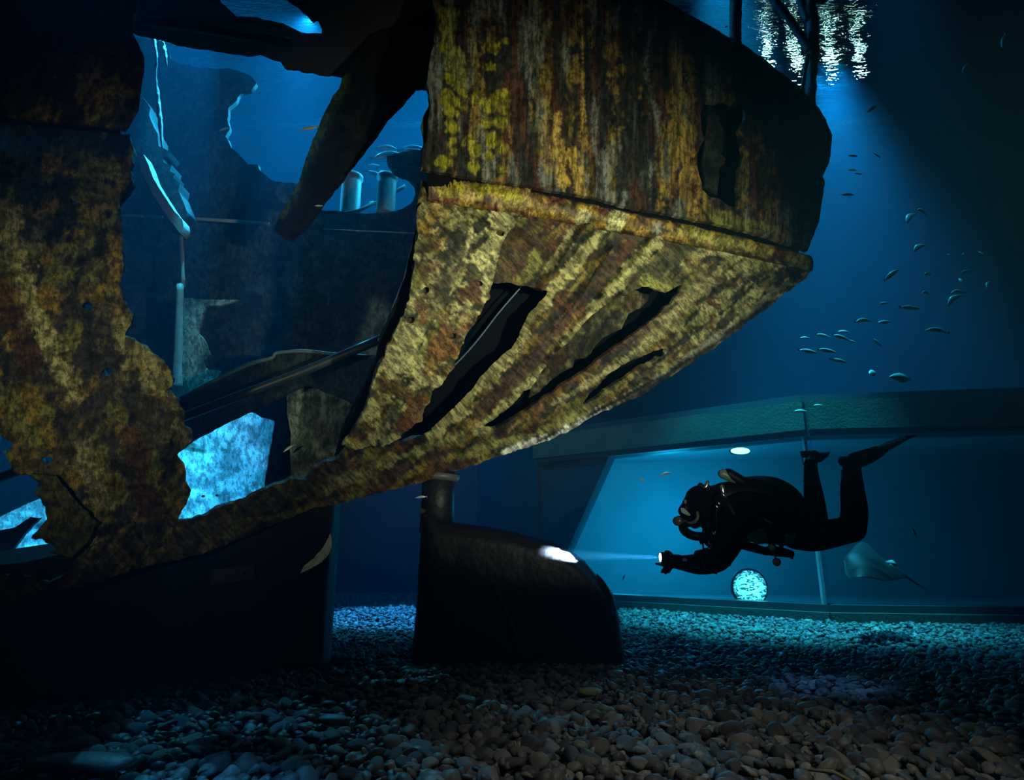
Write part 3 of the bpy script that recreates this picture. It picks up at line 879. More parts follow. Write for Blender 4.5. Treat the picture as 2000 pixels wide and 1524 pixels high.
# left part of the ship's side
lft = Z([(505, 0), (515, 150), (505, 230), (515, 290), (560, 350), (550, 400), (525, 440), (600, 480), (680, 540), (715, 590), (725, 640), (700, 670), (750, 710), (770, 760), (775, 820), (808, 840), (812, 890), (770, 910), (745, 940), (780, 1000), (780, 1050), (800, 1090), (780, 1150), (740, 1225)], 0, 450, 2.147)
lft = [(252, 262), (259, 290), (256, 329), (260, 354), (252, 371), (238, 385), (235, 413), (237, 440)] + lft + \
      [(330, 1060), (250, 1100), (156, 1112), (140, 1086), (102, 1081), (116, 1069), (98, 1053), (65, 1051), (95, 1016), (91, 981), (77, 967), (86, 939), (61, 930), (28, 920), (9, 888), (28, 874), (0, 846), (-60, 830), (-60, 228), (0, 240), (120, 252)]
lb = [[(x + 11 * math.cos(a), y + 7 * math.sin(a)) for a in np.linspace(0, 2 * math.pi, 9)[:-1]] for x, y in [(146, 390), (171, 598), (210, 727), (92, 899), (161, 1003)]]
sheet('side_plating', lft, M_left, ship, D_low, 0.035, 5, 4.0, lb, 0.03, paint_left, lambda u, v: 0.05 * (1 - sstep(0, 1, np.abs(v - (300 + u * .04)) / 48)), seed=8)
lbl = [(272, -80), (268, 14), (259, 39), (258, 67), (270, 84), (280, 109), (279, 151), (275, 182), (272, 210), (260, 235), (246, 252), (120, 240), (0, 226), (-60, 218), (-60, -80)]
sheet('side_bulwark', lbl, M_left, ship, D_lbul, 0.035, 7, 2.0, (), 0.02, paint_left, seed=9)
sheet('side_seam_shade', [(-60, 205), (0, 210), (120, 225), (235, 240), (235, 275), (120, 262), (-60, 250)], M_black, ship, lambda u, v: D_low(u, v) + 0.08, 0.02, 12, 0, seed=9)  # black sheet standing in for the shaded gap above the side plating
sheet('seam_shade', [(836, 325), (1032, 352), (1210, 388), (1431, 432), (1560, 470), (1560, 500), (1431, 462), (1210, 418), (1032, 382), (836, 360)], M_black, ship, lambda u, v: D_bul(u, v) + 0.06, 0.02, 12, 0, seed=9)  # black sheet standing in for the shaded gap above the strake
sheet('torn_edge_plate', [(60, 925), (86, 939), (77, 967), (91, 981), (95, 1016), (65, 1051), (98, 1053), (116, 1069), (102, 1081), (140, 1090), (170, 1060), (190, 1020), (150, 980), (110, 930)], M_left, ship, lambda u, v: D_low(u, v) - 0.03, 0.02, 7, 3, tint=OLIVE * .45, seed=10)

# keel, sternpost
keel_line = [(-1.148, 4.14), (-1.165, 4.05), (-1.67, 3.63), (-2.23, 2.95), (-3.2, 1.9)]
kb = keel_line + [(-3.2, 6.6), (-2.23, 5.45), (-1.67, 4.77), (-1.3, 4.5), (-1.18, 4.3), (-1.15, 4.2)]
kz = [1.08, 1.05, .88, .62, .45, .45, .62, .88, 1.05, 1.08, 1.08]
kel = prism('keel_box', kb, 0.0, kz, M_dark, ship)
kel['label'] = 'dark smooth keel'
bv = kel.modifiers.new('bevel', 'BEVEL'); bv.width = 0.03; bv.segments = 3
f1 = planeV((-1.10, 3.96), (-1.67, 3.63), 0.012)
M_patch = plain('patch_plate_paint', (0.018, 0.016, 0.015), 0.6, nscale=12, namt=0.5)
sheet('patch_plate', [(394, 1117), (496, 1103), (496, 1131), (396, 1145)], M_patch, ship, f1, 0.008, 12, 0.3, [[(x + 3 * math.cos(a), y + 2.5 * math.sin(a)) for a in np.linspace(0, 6.28, 7)[:-1]] for x, y in ((413, 1127), (477, 1119))], seed=3)
sheet('patch_plate', [(375, 1231), (452, 1221), (450, 1320), (370, 1332)], M_patch, ship, f1, 0.008, 12, 0.3, seed=5)

sheet('glint_patch', [(646, 1042), (648, 1068), (640, 1085), (628, 1098), (608, 1110), (588, 1120), (594, 1106), (614, 1090), (632, 1068)], plain('painted_glint', (.8, .74, .6), .35, nscale=30, namt=.6, bump=.006, bscale=60), ship, f1, 0.006, 5, 2.0, seed=12)['label'] = 'pale painted torch glint'  # pale sheet painted as the torch glint on the sternpost
# rudder and its stock
M_rud = plain('rudder_coating', (0.010, 0.008, 0.011), 0.5, nscale=6, namt=0.4, bump=0.006, bscale=25)
rud = Z([(212, 330), (215, 420), (200, 640), (185, 900), (155, 1230), (150, 1290), (600, 1290), (1385, 1290), (1372, 1150), (1345, 960), (1315, 830), (1270, 760), (1220, 710), (1150, 630), (1080, 580), (980, 535), (850, 495), (700, 455), (550, 430), (410, 415), (340, 400)], 750, 880, 2.931)
ru = sheet('rudder', rud, M_rud, ship, planeY(4.18), 0.2, 9, 1.2, amp=0.008, seed=21, puff=(0.13, 34))
ru['label'] = 'dark rudder with rounded trailing edge'
bm = bmesh.new()
a0 = at(853, 1040, 4.27); a1 = at(857, 915, 4.27)
tube_mesh(bm, [a0, a0.lerp(a1, .5), a1], [0.118, 0.112, 0.112], 24, 0.02)
bm_obj('rudder_stock', bm, M_rud, ship)
bm = bmesh.new()
tube_mesh(bm, [at(860, 940, 4.27), at(861, 928, 4.27)], [0.122, 0.135], 24)
bm_obj('stock_collar', bm, plain('worn_collar_steel', (0.10, 0.1, 0.1), 0.45, nscale=20), ship)
bar('rudder_crease', [(950, 1110, 4.06), (975, 1170, 4.055), (1000, 1230, 4.052), (1018, 1285, 4.05)], [0.012, 0.022, 0.025, 0.03], M_rud, ship, segs=10)
sheet('split_edge_plate', [(1166, 1120), (1178, 1132), (1190, 1152), (1197, 1170), (1190, 1178), (1178, 1160), (1165, 1140)], M_patch, ship, planeY(4.02), 0.01, 6, 1.5, seed=22)

# interior, seen through the opening
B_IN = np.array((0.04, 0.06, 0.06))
far_wall = Z([(935, 280), (950, 320), (990, 345), (1100, 370), (1180, 385), (1260, 375), (1330, 395), (1375, 410), (1395, 420), (1430, 465), (1405, 500), (1340, 520), (1320, 560), (1275, 600), (1265, 660), (1280, 710), (1260, 760), (1290, 820), (1380, 910), (1440, 920), (1470, 970), (1530, 1010), (1600, 1020), (1650, 1025)], 0, 0, 2.854)
far_wall = [(180, 60), (300, 78), (322, 88)] + far_wall + [(600, 392), (618, 410), (660, 414), (700, 417), (755, 416), (785, 408), (803, 396), (812, 380), (808, 362), (795, 350), (770, 338), (757, 322), (756, 306), (768, 300), (785, 298), (835, 292), (880, 300), (880, 900), (700, 950), (600, 980), (300, 1040), (120, 1100), (120, 60)]
D_far = rbf([(200, 60, 5.7), (850, 300, 5.8), (200, 500, 5.7), (850, 500, 5.7), (200, 800, 5.6), (850, 800, 5.5), (500, 1000, 5.35), (850, 950, 5.35), (200, 1050, 5.2)])
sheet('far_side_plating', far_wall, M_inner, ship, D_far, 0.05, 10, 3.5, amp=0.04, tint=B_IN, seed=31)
bar('deck_edge_pipe', [(230, 420, 5.45), (318, 425, 5.45)], 0.014, M_pale, ship, k=1)
bar('deck_edge_pipe', [(370, 427, 5.45), (450, 432, 5.45), (526, 437, 5.45)], [0.014, 0.018, 0.014], M_pale, ship)
sheet('deck_ledge', [(478, 384), (520, 381), (575, 387), (575, 398), (520, 393), (480, 390)], M_inner, ship, planeY(5.5), 0.15, 8, 1, tint=B_IN, seed=32)
bar('weld_seam', [(630, 448, 5.58), (700, 451, 5.58), (815, 456, 5.58)], 0.006, M_pale, ship, k=3)
sheet('inner_hull_plating', [(330, 900), (380, 862), (457, 819), (470, 808), (484, 804), (500, 808), (510, 816), (536, 822), (530, 862), (521, 911), (513, 975), (440, 1030), (330, 1080), (230, 1080)], M_inner, ship, rbf([(457, 819, 5.2), (535, 822, 5.2), (513, 975, 4.75), (330, 1060, 4.4), (330, 900, 4.9)]), 0.02, 7, 2.0, [[(x + 4 * math.cos(a), y + 3 * math.sin(a)) for a in np.linspace(0, 6.28, 7)[:-1]] for x, y in ((462, 948), (424, 968), (397, 970), (471, 916))], 0.02,  # pale plate cut along the edge of light, darker plating behind
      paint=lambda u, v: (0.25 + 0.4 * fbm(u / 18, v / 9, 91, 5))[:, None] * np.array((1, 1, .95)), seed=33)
sheet('plate_strip', [(455, 905), (478, 898), (482, 960), (478, 985), (440, 1000)], M_inner, ship, rbf([(457, 819, 5.17), (535, 822, 5.17), (513, 975, 4.72), (330, 1060, 4.37), (330, 900, 4.87)]), 0.01, 7, 1, tint=(.5, .5, .48), seed=37)
lit = Z([(770, 285), (860, 290), (1000, 290), (960, 305), (920, 315), (860, 320), (850, 360), (845, 400), (835, 430), (860, 470), (880, 520), (850, 550), (870, 580), (930, 590), (900, 640), (770, 700), (745, 760), (735, 560), (745, 300)], 0, 450, 2.147)
sheet('torn_partition', lit, M_inner, ship, planeY(5.0), 0.03, 7, 2.5, amp=0.01, paint=lambda u, v: (0.2 + 0.4 * fbm(u / 7, v / 30, 95, 5))[:, None] * np.array((.95, 1, .8)), seed=34)
bar('stanchion', [(353, 430, 4.95), (355, 480, 4.95), (358, 560, 4.95)], 0.016, M_pale, ship, lump=.2)
bar('stanchion', [(352, 556, 4.92), (349, 640, 4.92), (345, 775, 4.92)], [0.028, 0.03, 0.04], M_pale, ship, lump=.15)
sheet('stair_string', [(266, 300), (280, 302), (290, 322), (298, 345), (318, 378), (340, 412), (356, 430), (358, 446), (351, 455), (330, 428), (300, 382), (276, 335)], M_pale, ship, planeY(4.85), 0.12, 7, 1.5, seed=35)
sheet('stair_flight', [(240, 165), (278, 188), (294, 210), (292, 225), (300, 248), (308, 262), (310, 285), (333, 297), (326, 306), (318, 308), (320, 318), (335, 322), (332, 334), (342, 340), (338, 346), (352, 358), (348, 372), (366, 415), (358, 432), (340, 412), (298, 345), (285, 305), (240, 280)], M_inner, ship, planeY(5.1), 0.18, 8, 1.2, tint=B_IN, seed=36)
bar('hanging_cable', [(299, 72, 4.7), (305, 110, 4.7), (304, 150, 4.7), (308, 190, 4.7), (313, 240, 4.7), (317, 290, 4.7)], [.02, .012, .01, .016, .018, .008], M_pale, ship, lump=.5, k=8)
bar('hanging_cable', [(316, 80, 4.75), (321, 100, 4.75), (326, 130, 4.75)], [.018, .02, .006], M_pale, ship, lump=.5, k=8, seed=3)
gst = [(330, 790), (352, 780), (415, 747), (484, 714), (530, 701), (541, 690), (587, 685), (600, 689), (654, 693), (727, 698), (760, 702), (750, 760), (700, 800), (680, 780), (600, 748), (541, 776), (457, 815), (380, 852), (320, 880)]
sheet('bent_floor_plate', gst, M_inner, ship, rbf([(330, 790, 4.25), (730, 700, 4.45), (600, 750, 4.3), (380, 852, 4.15)]), 0.03, 9, 1.5, tint=B_IN * .8, seed=38)
bar('plate_lip', [(352, 779, 4.25), (415, 746, 4.29), (484, 713, 4.34), (530, 700, 4.37), (541, 690, 4.38), (587, 686, 4.40), (654, 692, 4.43), (730, 698, 4.45)], .014, plain('plate_lip_paint', (.10, .16, .16), .5), ship, lump=.2, k=4)
bar('inner_pipe', [(340, 822, 3.95), (470, 772, 4.0), (597, 724, 4.05), (745, 662, 4.1)], 0.032, plain('pipe_paint', (.03, .045, .06), .4, spec=.4), ship, k=3)
sheet('standing_panel', [(561, 765), (598, 737), (640, 757), (690, 772), (720, 800), (690, 860), (650, 910), (600, 950), (570, 950), (566, 880), (568, 850), (561, 810)], M_inner, ship, planeY(4.5), 0.03, 8, 1.5, amp=.015, paint=lambda u, v: (0.08 + 0.3 * fbm(u / 6, v / 60, 99, 4))[:, None] * np.array((.8, 1, .8)), seed=39)
bar('panel_roll', [(602, 737, 4.42), (625, 745, 4.42), (650, 758, 4.42), (692, 776, 4.42)], .032, plain('rolled_edge_paint', (.22, .36, .28), .6, bump=.004), ship, lump=.1)
# pieces in the lower left tear
sheet('inner_hull_plating', [(-80, 1030), (0, 1010), (40, 990), (100, 965), (130, 1000), (130, 1090), (60, 1100), (0, 1112), (-80, 1125)], M_inner, ship, rbf([(0, 970, 4.7), (130, 970, 4.7), (0, 1120, 3.6), (130, 1120, 3.6), (-60, 1050, 4.1)]), 0.02, 8, 1.5, paint=lambda u, v: (0.15 + 0.5 * fbm(u / 30, v / 9, 101, 5))[:, None] * np.array((1, 1, 1.)), seed=40)
sheet('bent_strip', [(-20, 1040), (30, 1030), (60, 1010), (78, 1012), (50, 1040), (20, 1080), (0, 1105), (-20, 1105)], M_dark, ship, planeY(3.85), 0.02, 8, 1, seed=41)
bar('inner_pipe', [(-30, 945, 3.6), (40, 920, 3.6), (90, 905, 3.6)], 0.03, M_dark, ship)

# overhead deck with the torn hole, the fallen beam
ovh = Z([(735, 190), (860, 215), (930, 240), (1080, 270), (1200, 290), (1400, 320), (1450, 310), (1560, 345), (1590, 385), (1700, 410), (1900, 435)], 0, 0, 2.854)
ovh = [(220, 50)] + ovh + [(740, 162), (797, 174), (870, 182), (900, 180), (900, -200), (200, -200)]
ohole = Z([(1130, -90), (1130, 0), (1200, 20), (1250, 70), (1310, 125), (1420, 130), (1500, 150), (1580, 170), (1680, 220), (1790, 225), (1795, 170), (1770, 115), (1750, 130), (1680, 60), (1600, 0), (1560, -90)], 0, 0, 2.854)
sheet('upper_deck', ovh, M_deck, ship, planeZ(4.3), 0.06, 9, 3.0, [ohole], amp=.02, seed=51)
bar('deck_beam', [(262, 38, 3.55), (400, 58, 3.55), (480, 72, 3.55), (570, 84, 3.6)], .03, M_dark, ship, k=3, lump=.2)
bm_out = [(790, -160), (757, 0), (725, 59), (691, 125), (668, 154), (661, 174), (645, 197), (629, 230), (612, 272), (596, 315), (583, 354), (566, 387), (550, 413), (535, 450), (560, 470), (590, 440), (616, 407), (635, 381), (658, 351), (681, 321), (704, 289), (722, 266), (747, 230), (796, 174), (835, 131), (900, 60), (960, -160)]
sheet('fallen_deck_beam', bm_out, M_inner, ship, rbf([(790, -160, 3.4), (900, 60, 3.35), (650, 250, 3.9), (550, 440, 4.4)]), 0.07, 8, 2.5, amp=.015,
      paint=lambda u, v: lay(np.tile(np.array((.012, .012, .011)), (len(u), 1)), (1 - sstep(6, 22, seg_dist(u, v, [(668, 154), (612, 272), (550, 413)]))) * .9, np.array((.06, .12, .05))), seed=52)

# bitts and pipework on the far deck
for (x, r) in ((682, 21), (752, 20)):
    Yb = 6.15
    p0 = at(x, 425, Yb); p1 = at(x, 352, Yb)
    p1 = Vector((p0.x, p0.y, p1.z))
    bm = bmesh.new(); rr = r * .0052
    n = 10
    tube_mesh(bm, [p0.lerp(p1, i / n) for i in range(n)] + [p1, p1 + Vector((0, 0, .02)), p1 + Vector((0, 0, .05))], [rr] * n + [rr, rr * 1.15, rr * 1.1], 28, .015)
    bm_obj('mooring_bitt', bm, M_pale, ship)
bar('deck_pipe', [(655, 420, 6.0), (700, 412, 6.0), (730, 396, 6.05)], .02, M_pale, ship, k=1)
bar('deck_pipe', [(722, 397, 6.3), (745, 396, 6.3)], .02, M_pale, ship, k=1)
bar('deck_pipe', [(770, 376, 6.3), (792, 363, 6.3)], .02, M_pale, ship, k=1)
bar('deck_pipe', [(790, 292, 6.5), (820, 295, 6.5)], .02, M_pale, ship, k=1)

# railing stanchions on the bulwark
M_post = plain('encrusted_post', (.03, .035, .05), .6, nscale=30, bump=.01, bscale=50)
bar('railing_post', [(1437, -60, 4.05), (1437, 10, 4.05), (1436, 60, 4.05), (1437, 100, 4.05)], .047, M_post, ship, lump=.12, k=8)
bar('railing_post', [(1582, -60, 4.4), (1584, 20, 4.4), (1588, 80, 4.4), (1586, 130, 4.4), (1582, 215, 4.4)], [.055, .045, .046, .042, .038], M_post, ship, lump=.25, k=8, seed=4)
bar('railing_arm', [(1490, -40, 4.35), (1512, 0, 4.35), (1540, 35, 4.37), (1562, 68, 4.4), (1582, 100, 4.4)], [.03, .036, .034, .034, .04], M_post, ship, lump=.2, k=8, seed=6)
bar('railing_arm', [(1556, -30, 4.45), (1565, 10, 4.43), (1578, 40, 4.4)], .03, M_post, ship, lump=.2, k=8, seed=7)
bar('railing_arm', [(1578, 108, 4.36), (1572, 140, 4.36), (1565, 180, 4.36)], [.02, .016, .012], M_post, ship, lump=.2, k=8, seed=9)
bar('railing_arm', [(1590, -5, 4.4), (1605, 2, 4.4), (1622, -8, 4.4)], [.03, .026, .02], M_post, ship, lump=.2, k=6, seed=8)
for x, y, lb_ in ((5.1, 10.1, 'bright floodlight above the water, leftmost of the glinting row'), (5.65, 10.05, 'bright floodlight above the water, second from left in the glinting row'), (6.35, 10.05, 'bright floodlight above the water, third from left in the glinting row'), (6.9, 10.0, 'bright floodlight above the water, rightmost of the glinting row')):
    hall_lamp(x, y, 9.42, lb_)
# ------------------------------------------------------------------ gravel
def ico(sub):
    b = bmesh.new(); bmesh.ops.create_icosphere(b, subdivisions=sub, radius=1.0)
    V = np.array([v.co[:] for v in b.verts]); F_ = np.array([[v.index for v in f.verts] for f in b.faces]); b.free()
    return V, F_


def stone_shape(V, r):
    P = V.copy()
    for _ in range(7):
        d = r.normal(size=3); d /= np.linalg.norm(d)
        h = r.uniform(0.55, 0.9)
        k = P @ d
        P -= np.outer(np.maximum(k - h, 0) * 0.92, d)
    s = np.array([r.uniform(.85, 1.25), r.uniform(.65, .95), r.uniform(.42, .7)])
    return P * s


IC = {1: ico(1), 2: ico(2), 3: ico(3)}
SH = {k: [stone_shape(IC[k][0], rng) for _ in range(24)] for k in IC}


def rotm(n, r):
    a = r.uniform(0, 6.283, n); b = r.normal(0, .45, n); c = r.normal(0, .45, n)
    ca, sa, cb, sb, cc, sc = np.cos(a), np.sin(a), np.cos(b), np.sin(b), np.cos(c), np.sin(c)
    R = np.zeros((n, 3, 3))
    R[:, 0, 0] = ca * cb; R[:, 0, 1] = ca * sb * sc - sa * cc; R[:, 0, 2] = ca * sb * cc + sa * sc
    R[:, 1, 0] = sa * cb; R[:, 1, 1] = sa * sb * sc + ca * cc; R[:, 1, 2] = sa * sb * cc - ca * sc
    R[:, 2, 0] = -sb; R[:, 2, 1] = cb * sc; R[:, 2, 2] = cb * cc
    return R


def stone_cols(n, r):
    base = np.array([(.13, .12, .115), (.19, .175, .155), (.10, .10, .105), (.24, .22, .19), (.15, .15, .13), (.09, .075, .07), (.30, .27, .22)])
    c = base[r.integers(0, len(base), n)] * r.uniform(.7, 1.25, (n, 1))
    return c


def ground(x, y):
    return 0.035 * (fbm(x * .9, y * .9, 201, 3) - .5) + 0.0


mg, mgt, mgb = nt('gravel_stone')
ga = mgt.nodes.new('ShaderNodeAttribute'); ga.attribute_name = 'tint'
gc = mgt.nodes.new('ShaderNodeTexCoord')
gn = mgt.nodes.new('ShaderNodeTexNoise'); gn.inputs['Scale'].default_value = 60; gn.inputs['Detail'].default_value = 5
mgt.links.new(gc.outputs['Object'], gn.inputs['Vector'])
gr = mgt.nodes.new('ShaderNodeMapRange'); gr.inputs['To Min'].default_value = .6; gr.inputs['To Max'].default_value = 1.4
mgt.links.new(gn.outputs['Fac'], gr.inputs['Value'])
gs = mgt.nodes.new('ShaderNodeVectorMath'); gs.operation = 'SCALE'
mgt.links.new(ga.outputs['Color'], gs.inputs[0]); mgt.links.new(gr.outputs['Result'], gs.inputs['Scale'])
mgt.links.new(gs.outputs[0], mgb.inputs['Base Color'])
mgb.inputs['Roughness'].default_value = .5
gb_ = mgt.nodes.new('ShaderNodeBump'); gb_.inputs['Distance'].default_value = .003; gb_.inputs['Strength'].default_value = .6
mgt.links.new(gn.outputs['Fac'], gb_.inputs['Height']); mgt.links.new(gb_.outputs['Normal'], mgb.inputs['Normal'])

# stone places: a jittered carpet, several deep
def carpet(y0, y1, sp, r, wide=0.98, extra=1.0):
    ys = np.arange(y0, y1, sp * .8)
    out = []
    for y in ys:
        w = max(1.5, y * wide + 0.9)
        xs = np.arange(-w, w, sp)
        out.append(np.stack([xs + r.uniform(-.45, .45, len(xs)) * sp, y + r.uniform(-.45, .45, len(xs)) * sp], 1))
    return np.concatenate(out)


def blocked(p):
    """no need for stones inside the keel or past the walls"""
    x, y = p[:, 0], p[:, 1]
    w = np.interp(x, [q[0] for q in LINE], [q[1] for q in LINE])
    k = (x < -1.02) & (y > np.interp(x, [-3.2, -2.23, -1.67, -1.05], [1.9, 2.95, 3.63, 4.02]) + .05) & (y < np.interp(x, [-3.2, -2.23, -1.67, -1.05], [6.6, 5.45, 4.77, 4.38]) - .05)
    return (y > w - .02) | k


near = carpet(1.35, 4.3, .044, rng); mid = carpet(4.3, 7.3, .050, rng); far = carpet(7.3, 10.6, .07, rng)
pts = [near[~blocked(near)], mid[~blocked(mid)], far[~blocked(far)]]
size = [rng.lognormal(-3.66, .3, len(pts[0])), rng.lognormal(-3.55, .25, len(pts[1])), rng.lognormal(-3.15, .2, len(pts[2]))]
size = [np.clip(s, .014, .055) for s in size]
# the 300 that show largest, in the picture
a_, wy_, wz__ = None, None, None
pn = pts[0]
cz = pn[:, 1] * math.cos(PIT) + (0 - CAMH) * math.sin(PIT)
cyv = -pn[:, 1] * math.sin(PIT) + (0 - CAMH) * math.cos(PIT)
pu = 1000 + FPX * pn[:, 0] / cz; pv = 762 - FPX * cyv / cz
vis = (pu > 10) & (pu < 1990) & (pv < 1512)
score = np.where(vis, size[0] / cz, 0)
big = np.argsort(-score)[:297]
single = np.zeros(len(pn), bool); single[big] = True


def gravel(P, S, lvl):
    V0, F0 = IC[lvl]
    n = len(P); k = len(V0)
    sh = np.array(SH[lvl])[rng.integers(0, 24, n)]
    W = np.einsum('nij,nkj->nki', rotm(n, rng), sh) * S[:, None, None]
    W[:, :, 0] += P[:, 0][:, None]; W[:, :, 1] += P[:, 1][:, None]
    W[:, :, 2] += (ground(P[:, 0], P[:, 1]) + rng.uniform(-.012, .02, n))[:, None]
    Fa = (F0[None] + (np.arange(n) * k)[:, None, None]).reshape(-1, 3)
    return W.reshape(-1, 3), Fa, np.repeat(stone_cols(n, rng), k, axis=0)


gp = [gravel(pts[0][~single], size[0][~single], 2), gravel(pts[1], size[1], 1), gravel(pts[2], size[2], 1)]
offs = np.cumsum([0] + [len(g[0]) for g in gp])
o = link('gravel', mesh_np('gravel', np.concatenate([g[0] for g in gp]), np.concatenate([g[1] + k for g, k in zip(gp, offs)]), np.concatenate([g[2] for g in gp])), mg)
tag(o, 'bed of loose grey pebbles covering the whole tank floor', 'gravel', kind='stuff')
protos = []
for i in range(48):
    col = stone_cols(1, rng)[0]
    V0, F0 = IC[3]
    me_ = mesh_np('stone', stone_shape(V0, rng), F0, np.tile(col, (len(V0), 1)))
    me_.materials.append(mg)
    me_.polygons.foreach_set('use_smooth', [True] * len(F0))
    lum = float(col.mean())
    protos.append((me_, 'dark grey' if lum < .115 else ('mid grey' if lum < .165 else ('brown-grey' if lum < .21 else 'pale')), ''))
ZONES = [(250, 'at the far left, below the dark keel'), (500, 'left of centre, in the blue-lit strip'), (750, 'below the gap between keel and rudder'), (1000, 'straight below the rudder'),
         (1250, 'below the rudder tip'), (1500, 'below the diver\'s torch hand'), (1750, 'below the diver\'s legs'), (2001, 'at the far right, below the stingray')]
for q, i in enumerate(big):
    x, y = pn[i]
    me_, tone, _ = protos[int(rng.integers(0, len(protos)))]
    o = bpy.data.objects.new('stone', me_)
    COL.objects.link(o)
    s = size[0][i] * 1.08
    o.location = (x, y, float(ground(np.array([x]), np.array([y]))[0]) + .012)
    o.scale = (s, s, s)
    o.rotation_euler = (rng.normal(0, .35), rng.normal(0, .35), rng.uniform(0, 6.28))
    zone = next(z for lim, z in ZONES if pu[i] < lim)
    row = 'at the very bottom edge' if pv[i] > 1470 else ('in front rows' if pv[i] > 1420 else 'farther back,')
    sz = 'large ' if s > .052 else ''
    lb_ = '%s%s stone %s %s' % (sz, tone, row, zone)
    lb_ = ' '.join(lb_.split()[:16])
    tag(o, lb_, 'stone', 'stones: ' + lb_)


def one_stone(u, v, s, col, label, scl=(1, .8, .6), seed=1):
    r = np.random.default_rng(seed)
    a, wy, wz = ray(u, v)
    t = -(CAMH - .02) / wz
    V0, F0 = IC[3]
    me = mesh_np('stone', stone_shape(V0, r) * np.array(scl) * s / .8, F0, np.tile(np.array(col), (len(V0), 1)))
    o = link('stone', me, mg)
    o.location = (a * t, wy * t, .035)
    tag(o, label, 'stone')


one_stone(1153, 1358, .055, (.35, .36, .12), 'yellow-green stone lying on dark gravel in front of the rudder', seed=3)
one_stone(160, 1508, .10, (.17, .16, .14), 'large flat grey stone at the left of the blue-lit foreground gravel', (1.3, .9, .5), seed=5)
one_stone(650, 1415, .05, (.2, .19, .18), 'pale grey angular stone standing out on dark gravel below the keel', seed=8)
# thin dried stalk and bright flakes
bm = bmesh.new()
q0 = at(1580, 1504, 2.12); tube_mesh(bm, [q0, q0 + Vector((.05, -.05, .01)), q0 + Vector((.1, -.09, -.01))], [.004, .006, .003], 6)
tag(bm_obj('twig', bm, plain('dry_twig', (.3, .22, .1), .7)), 'thin tan twig lying on foreground pebbles', 'twig')
M_shell = plain('white_shell', (.8, .85, .85), .3)
for k, (u, v, Y, ln, an, lb_) in enumerate([(1231, 1305, 4.15, .04, 1.0, 'white shell sliver upright at the foot of the rudder'), (1290, 1328, 3.95, .03, .3, 'small white shell sliver on gravel right of the rudder foot')]):
    bm = bmesh.new(); p = at(u, v, Y); p.z = max(p.z, .03)
    d = Vector((math.cos(an), 0, math.sin(an))) * ln
    tube_mesh(bm, [p - d * .5, p, p + d * .5], [.002, .008, .003], 8, flat=.4)
    tag(bm_obj('shell', bm, M_shell), lb_, 'shell')

# ------------------------------------------------------------------ fish
fm, ft, fb = nt('silver_fish_skin')
fc = ft.nodes.new('ShaderNodeTexCoord'); fs = ft.nodes.new('ShaderNodeSeparateXYZ'); ft.links.new(fc.outputs['Object'], fs.inputs[0])
fr = ft.nodes.new('ShaderNodeMapRange'); fr.inputs['From Min'].default_value = -.06; fr.inputs['From Max'].default_value = .06
ft.links.new(fs.outputs['Z'], fr.inputs['Value'])
fx = ft.nodes.new('ShaderNodeMix'); fx.data_type = 'RGBA'; fx.inputs['A'].default_value = (.5, .55, .55, 1); fx.inputs['B'].default_value = (.55, .75, .72, 1)
ft.links.new(fr.outputs['Result'], fx.inputs['Factor']); ft.links.new(fx.outputs['Result'], fb.inputs['Base Color'])
fb.inputs['Metallic'].default_value = .2; fb.inputs['Roughness'].default_value = .35
M_fin = plain('fish_fin', (.3, .38, .38), .5)
M_eye = plain('fish_eye', (.02, .02, .02), .2)


def fish_body(bend=0.0, deep=1.0):
    n, s = 22, 14
    xs = np.linspace(-.42, .5, n)
    t = (xs + .42) / .92
    hgt = .105 * deep * np.sin(np.pi * np.clip(t, 0, 1) ** .78) ** .8 + .008
    hgt[-1] = .004
    wid = hgt * .55
    V = []
    for i in range(n):
        for k in range(s):
            a = 2 * math.pi * k / s
            V.append((xs[i], wid[i] * math.cos(a), hgt[i] * math.sin(a) - bend * (xs[i] - .05) ** 2))
    F_ = []
    for i in range(n - 1):
        for k in range(s):
            F_.append((i * s + k, i * s + (k + 1) % s, (i + 1) * s + (k + 1) % s, (i + 1) * s + k))
    me = mesh_np('fish', V, F_)
    me.materials.append(fm); me.polygons.foreach_set('use_smooth', [True] * len(me.polygons))
    return me


def flat_fin(name, outline, th=.006):
    b = bmesh.new()
    f = [b.verts.new((x, -th, z)) for x, z in outline]; g = [b.verts.new((x, th, z)) for x, z in outline]
    b.faces.new(f); b.faces.new(g[::-1])
    n = len(f)
    for i in range(n): b.faces.new((f[i], g[i], g[(i + 1) % n], f[(i + 1) % n]))
    bmesh.ops.recalc_face_normals(b, faces=b.faces)
    me = bpy.data.meshes.new(name); b.to_mesh(me); b.free(); me.materials.append(M_fin)
    return me


FB = {}
for key, bend, deep in (('straight', .12, 1.0), ('bent', .55, 1.0), ('deep', .1, 1.9)):
    zt = -bend * (.47 ** 2)
    FB[key] = (fish_body(bend, deep), flat_fin('tail_fin', [(-.40, zt + .012), (-.47, zt + .04), (-.56, zt + .10), (-.51, zt), (-.56, zt - .10), (-.47, zt - .04), (-.40, zt - .012)]),
               flat_fin('dorsal_fin', [(.08, .09 * deep), (.0, .135 * deep), (-.05, .10 * deep), (-.22, .07 * deep - bend * .06), (-.05, .06 * deep)]),
               flat_fin('belly_fin', [(.1, -.08 * deep), (.03, -.13 * deep), (.0, -.08 * deep), (.02, -.05 * deep)]))


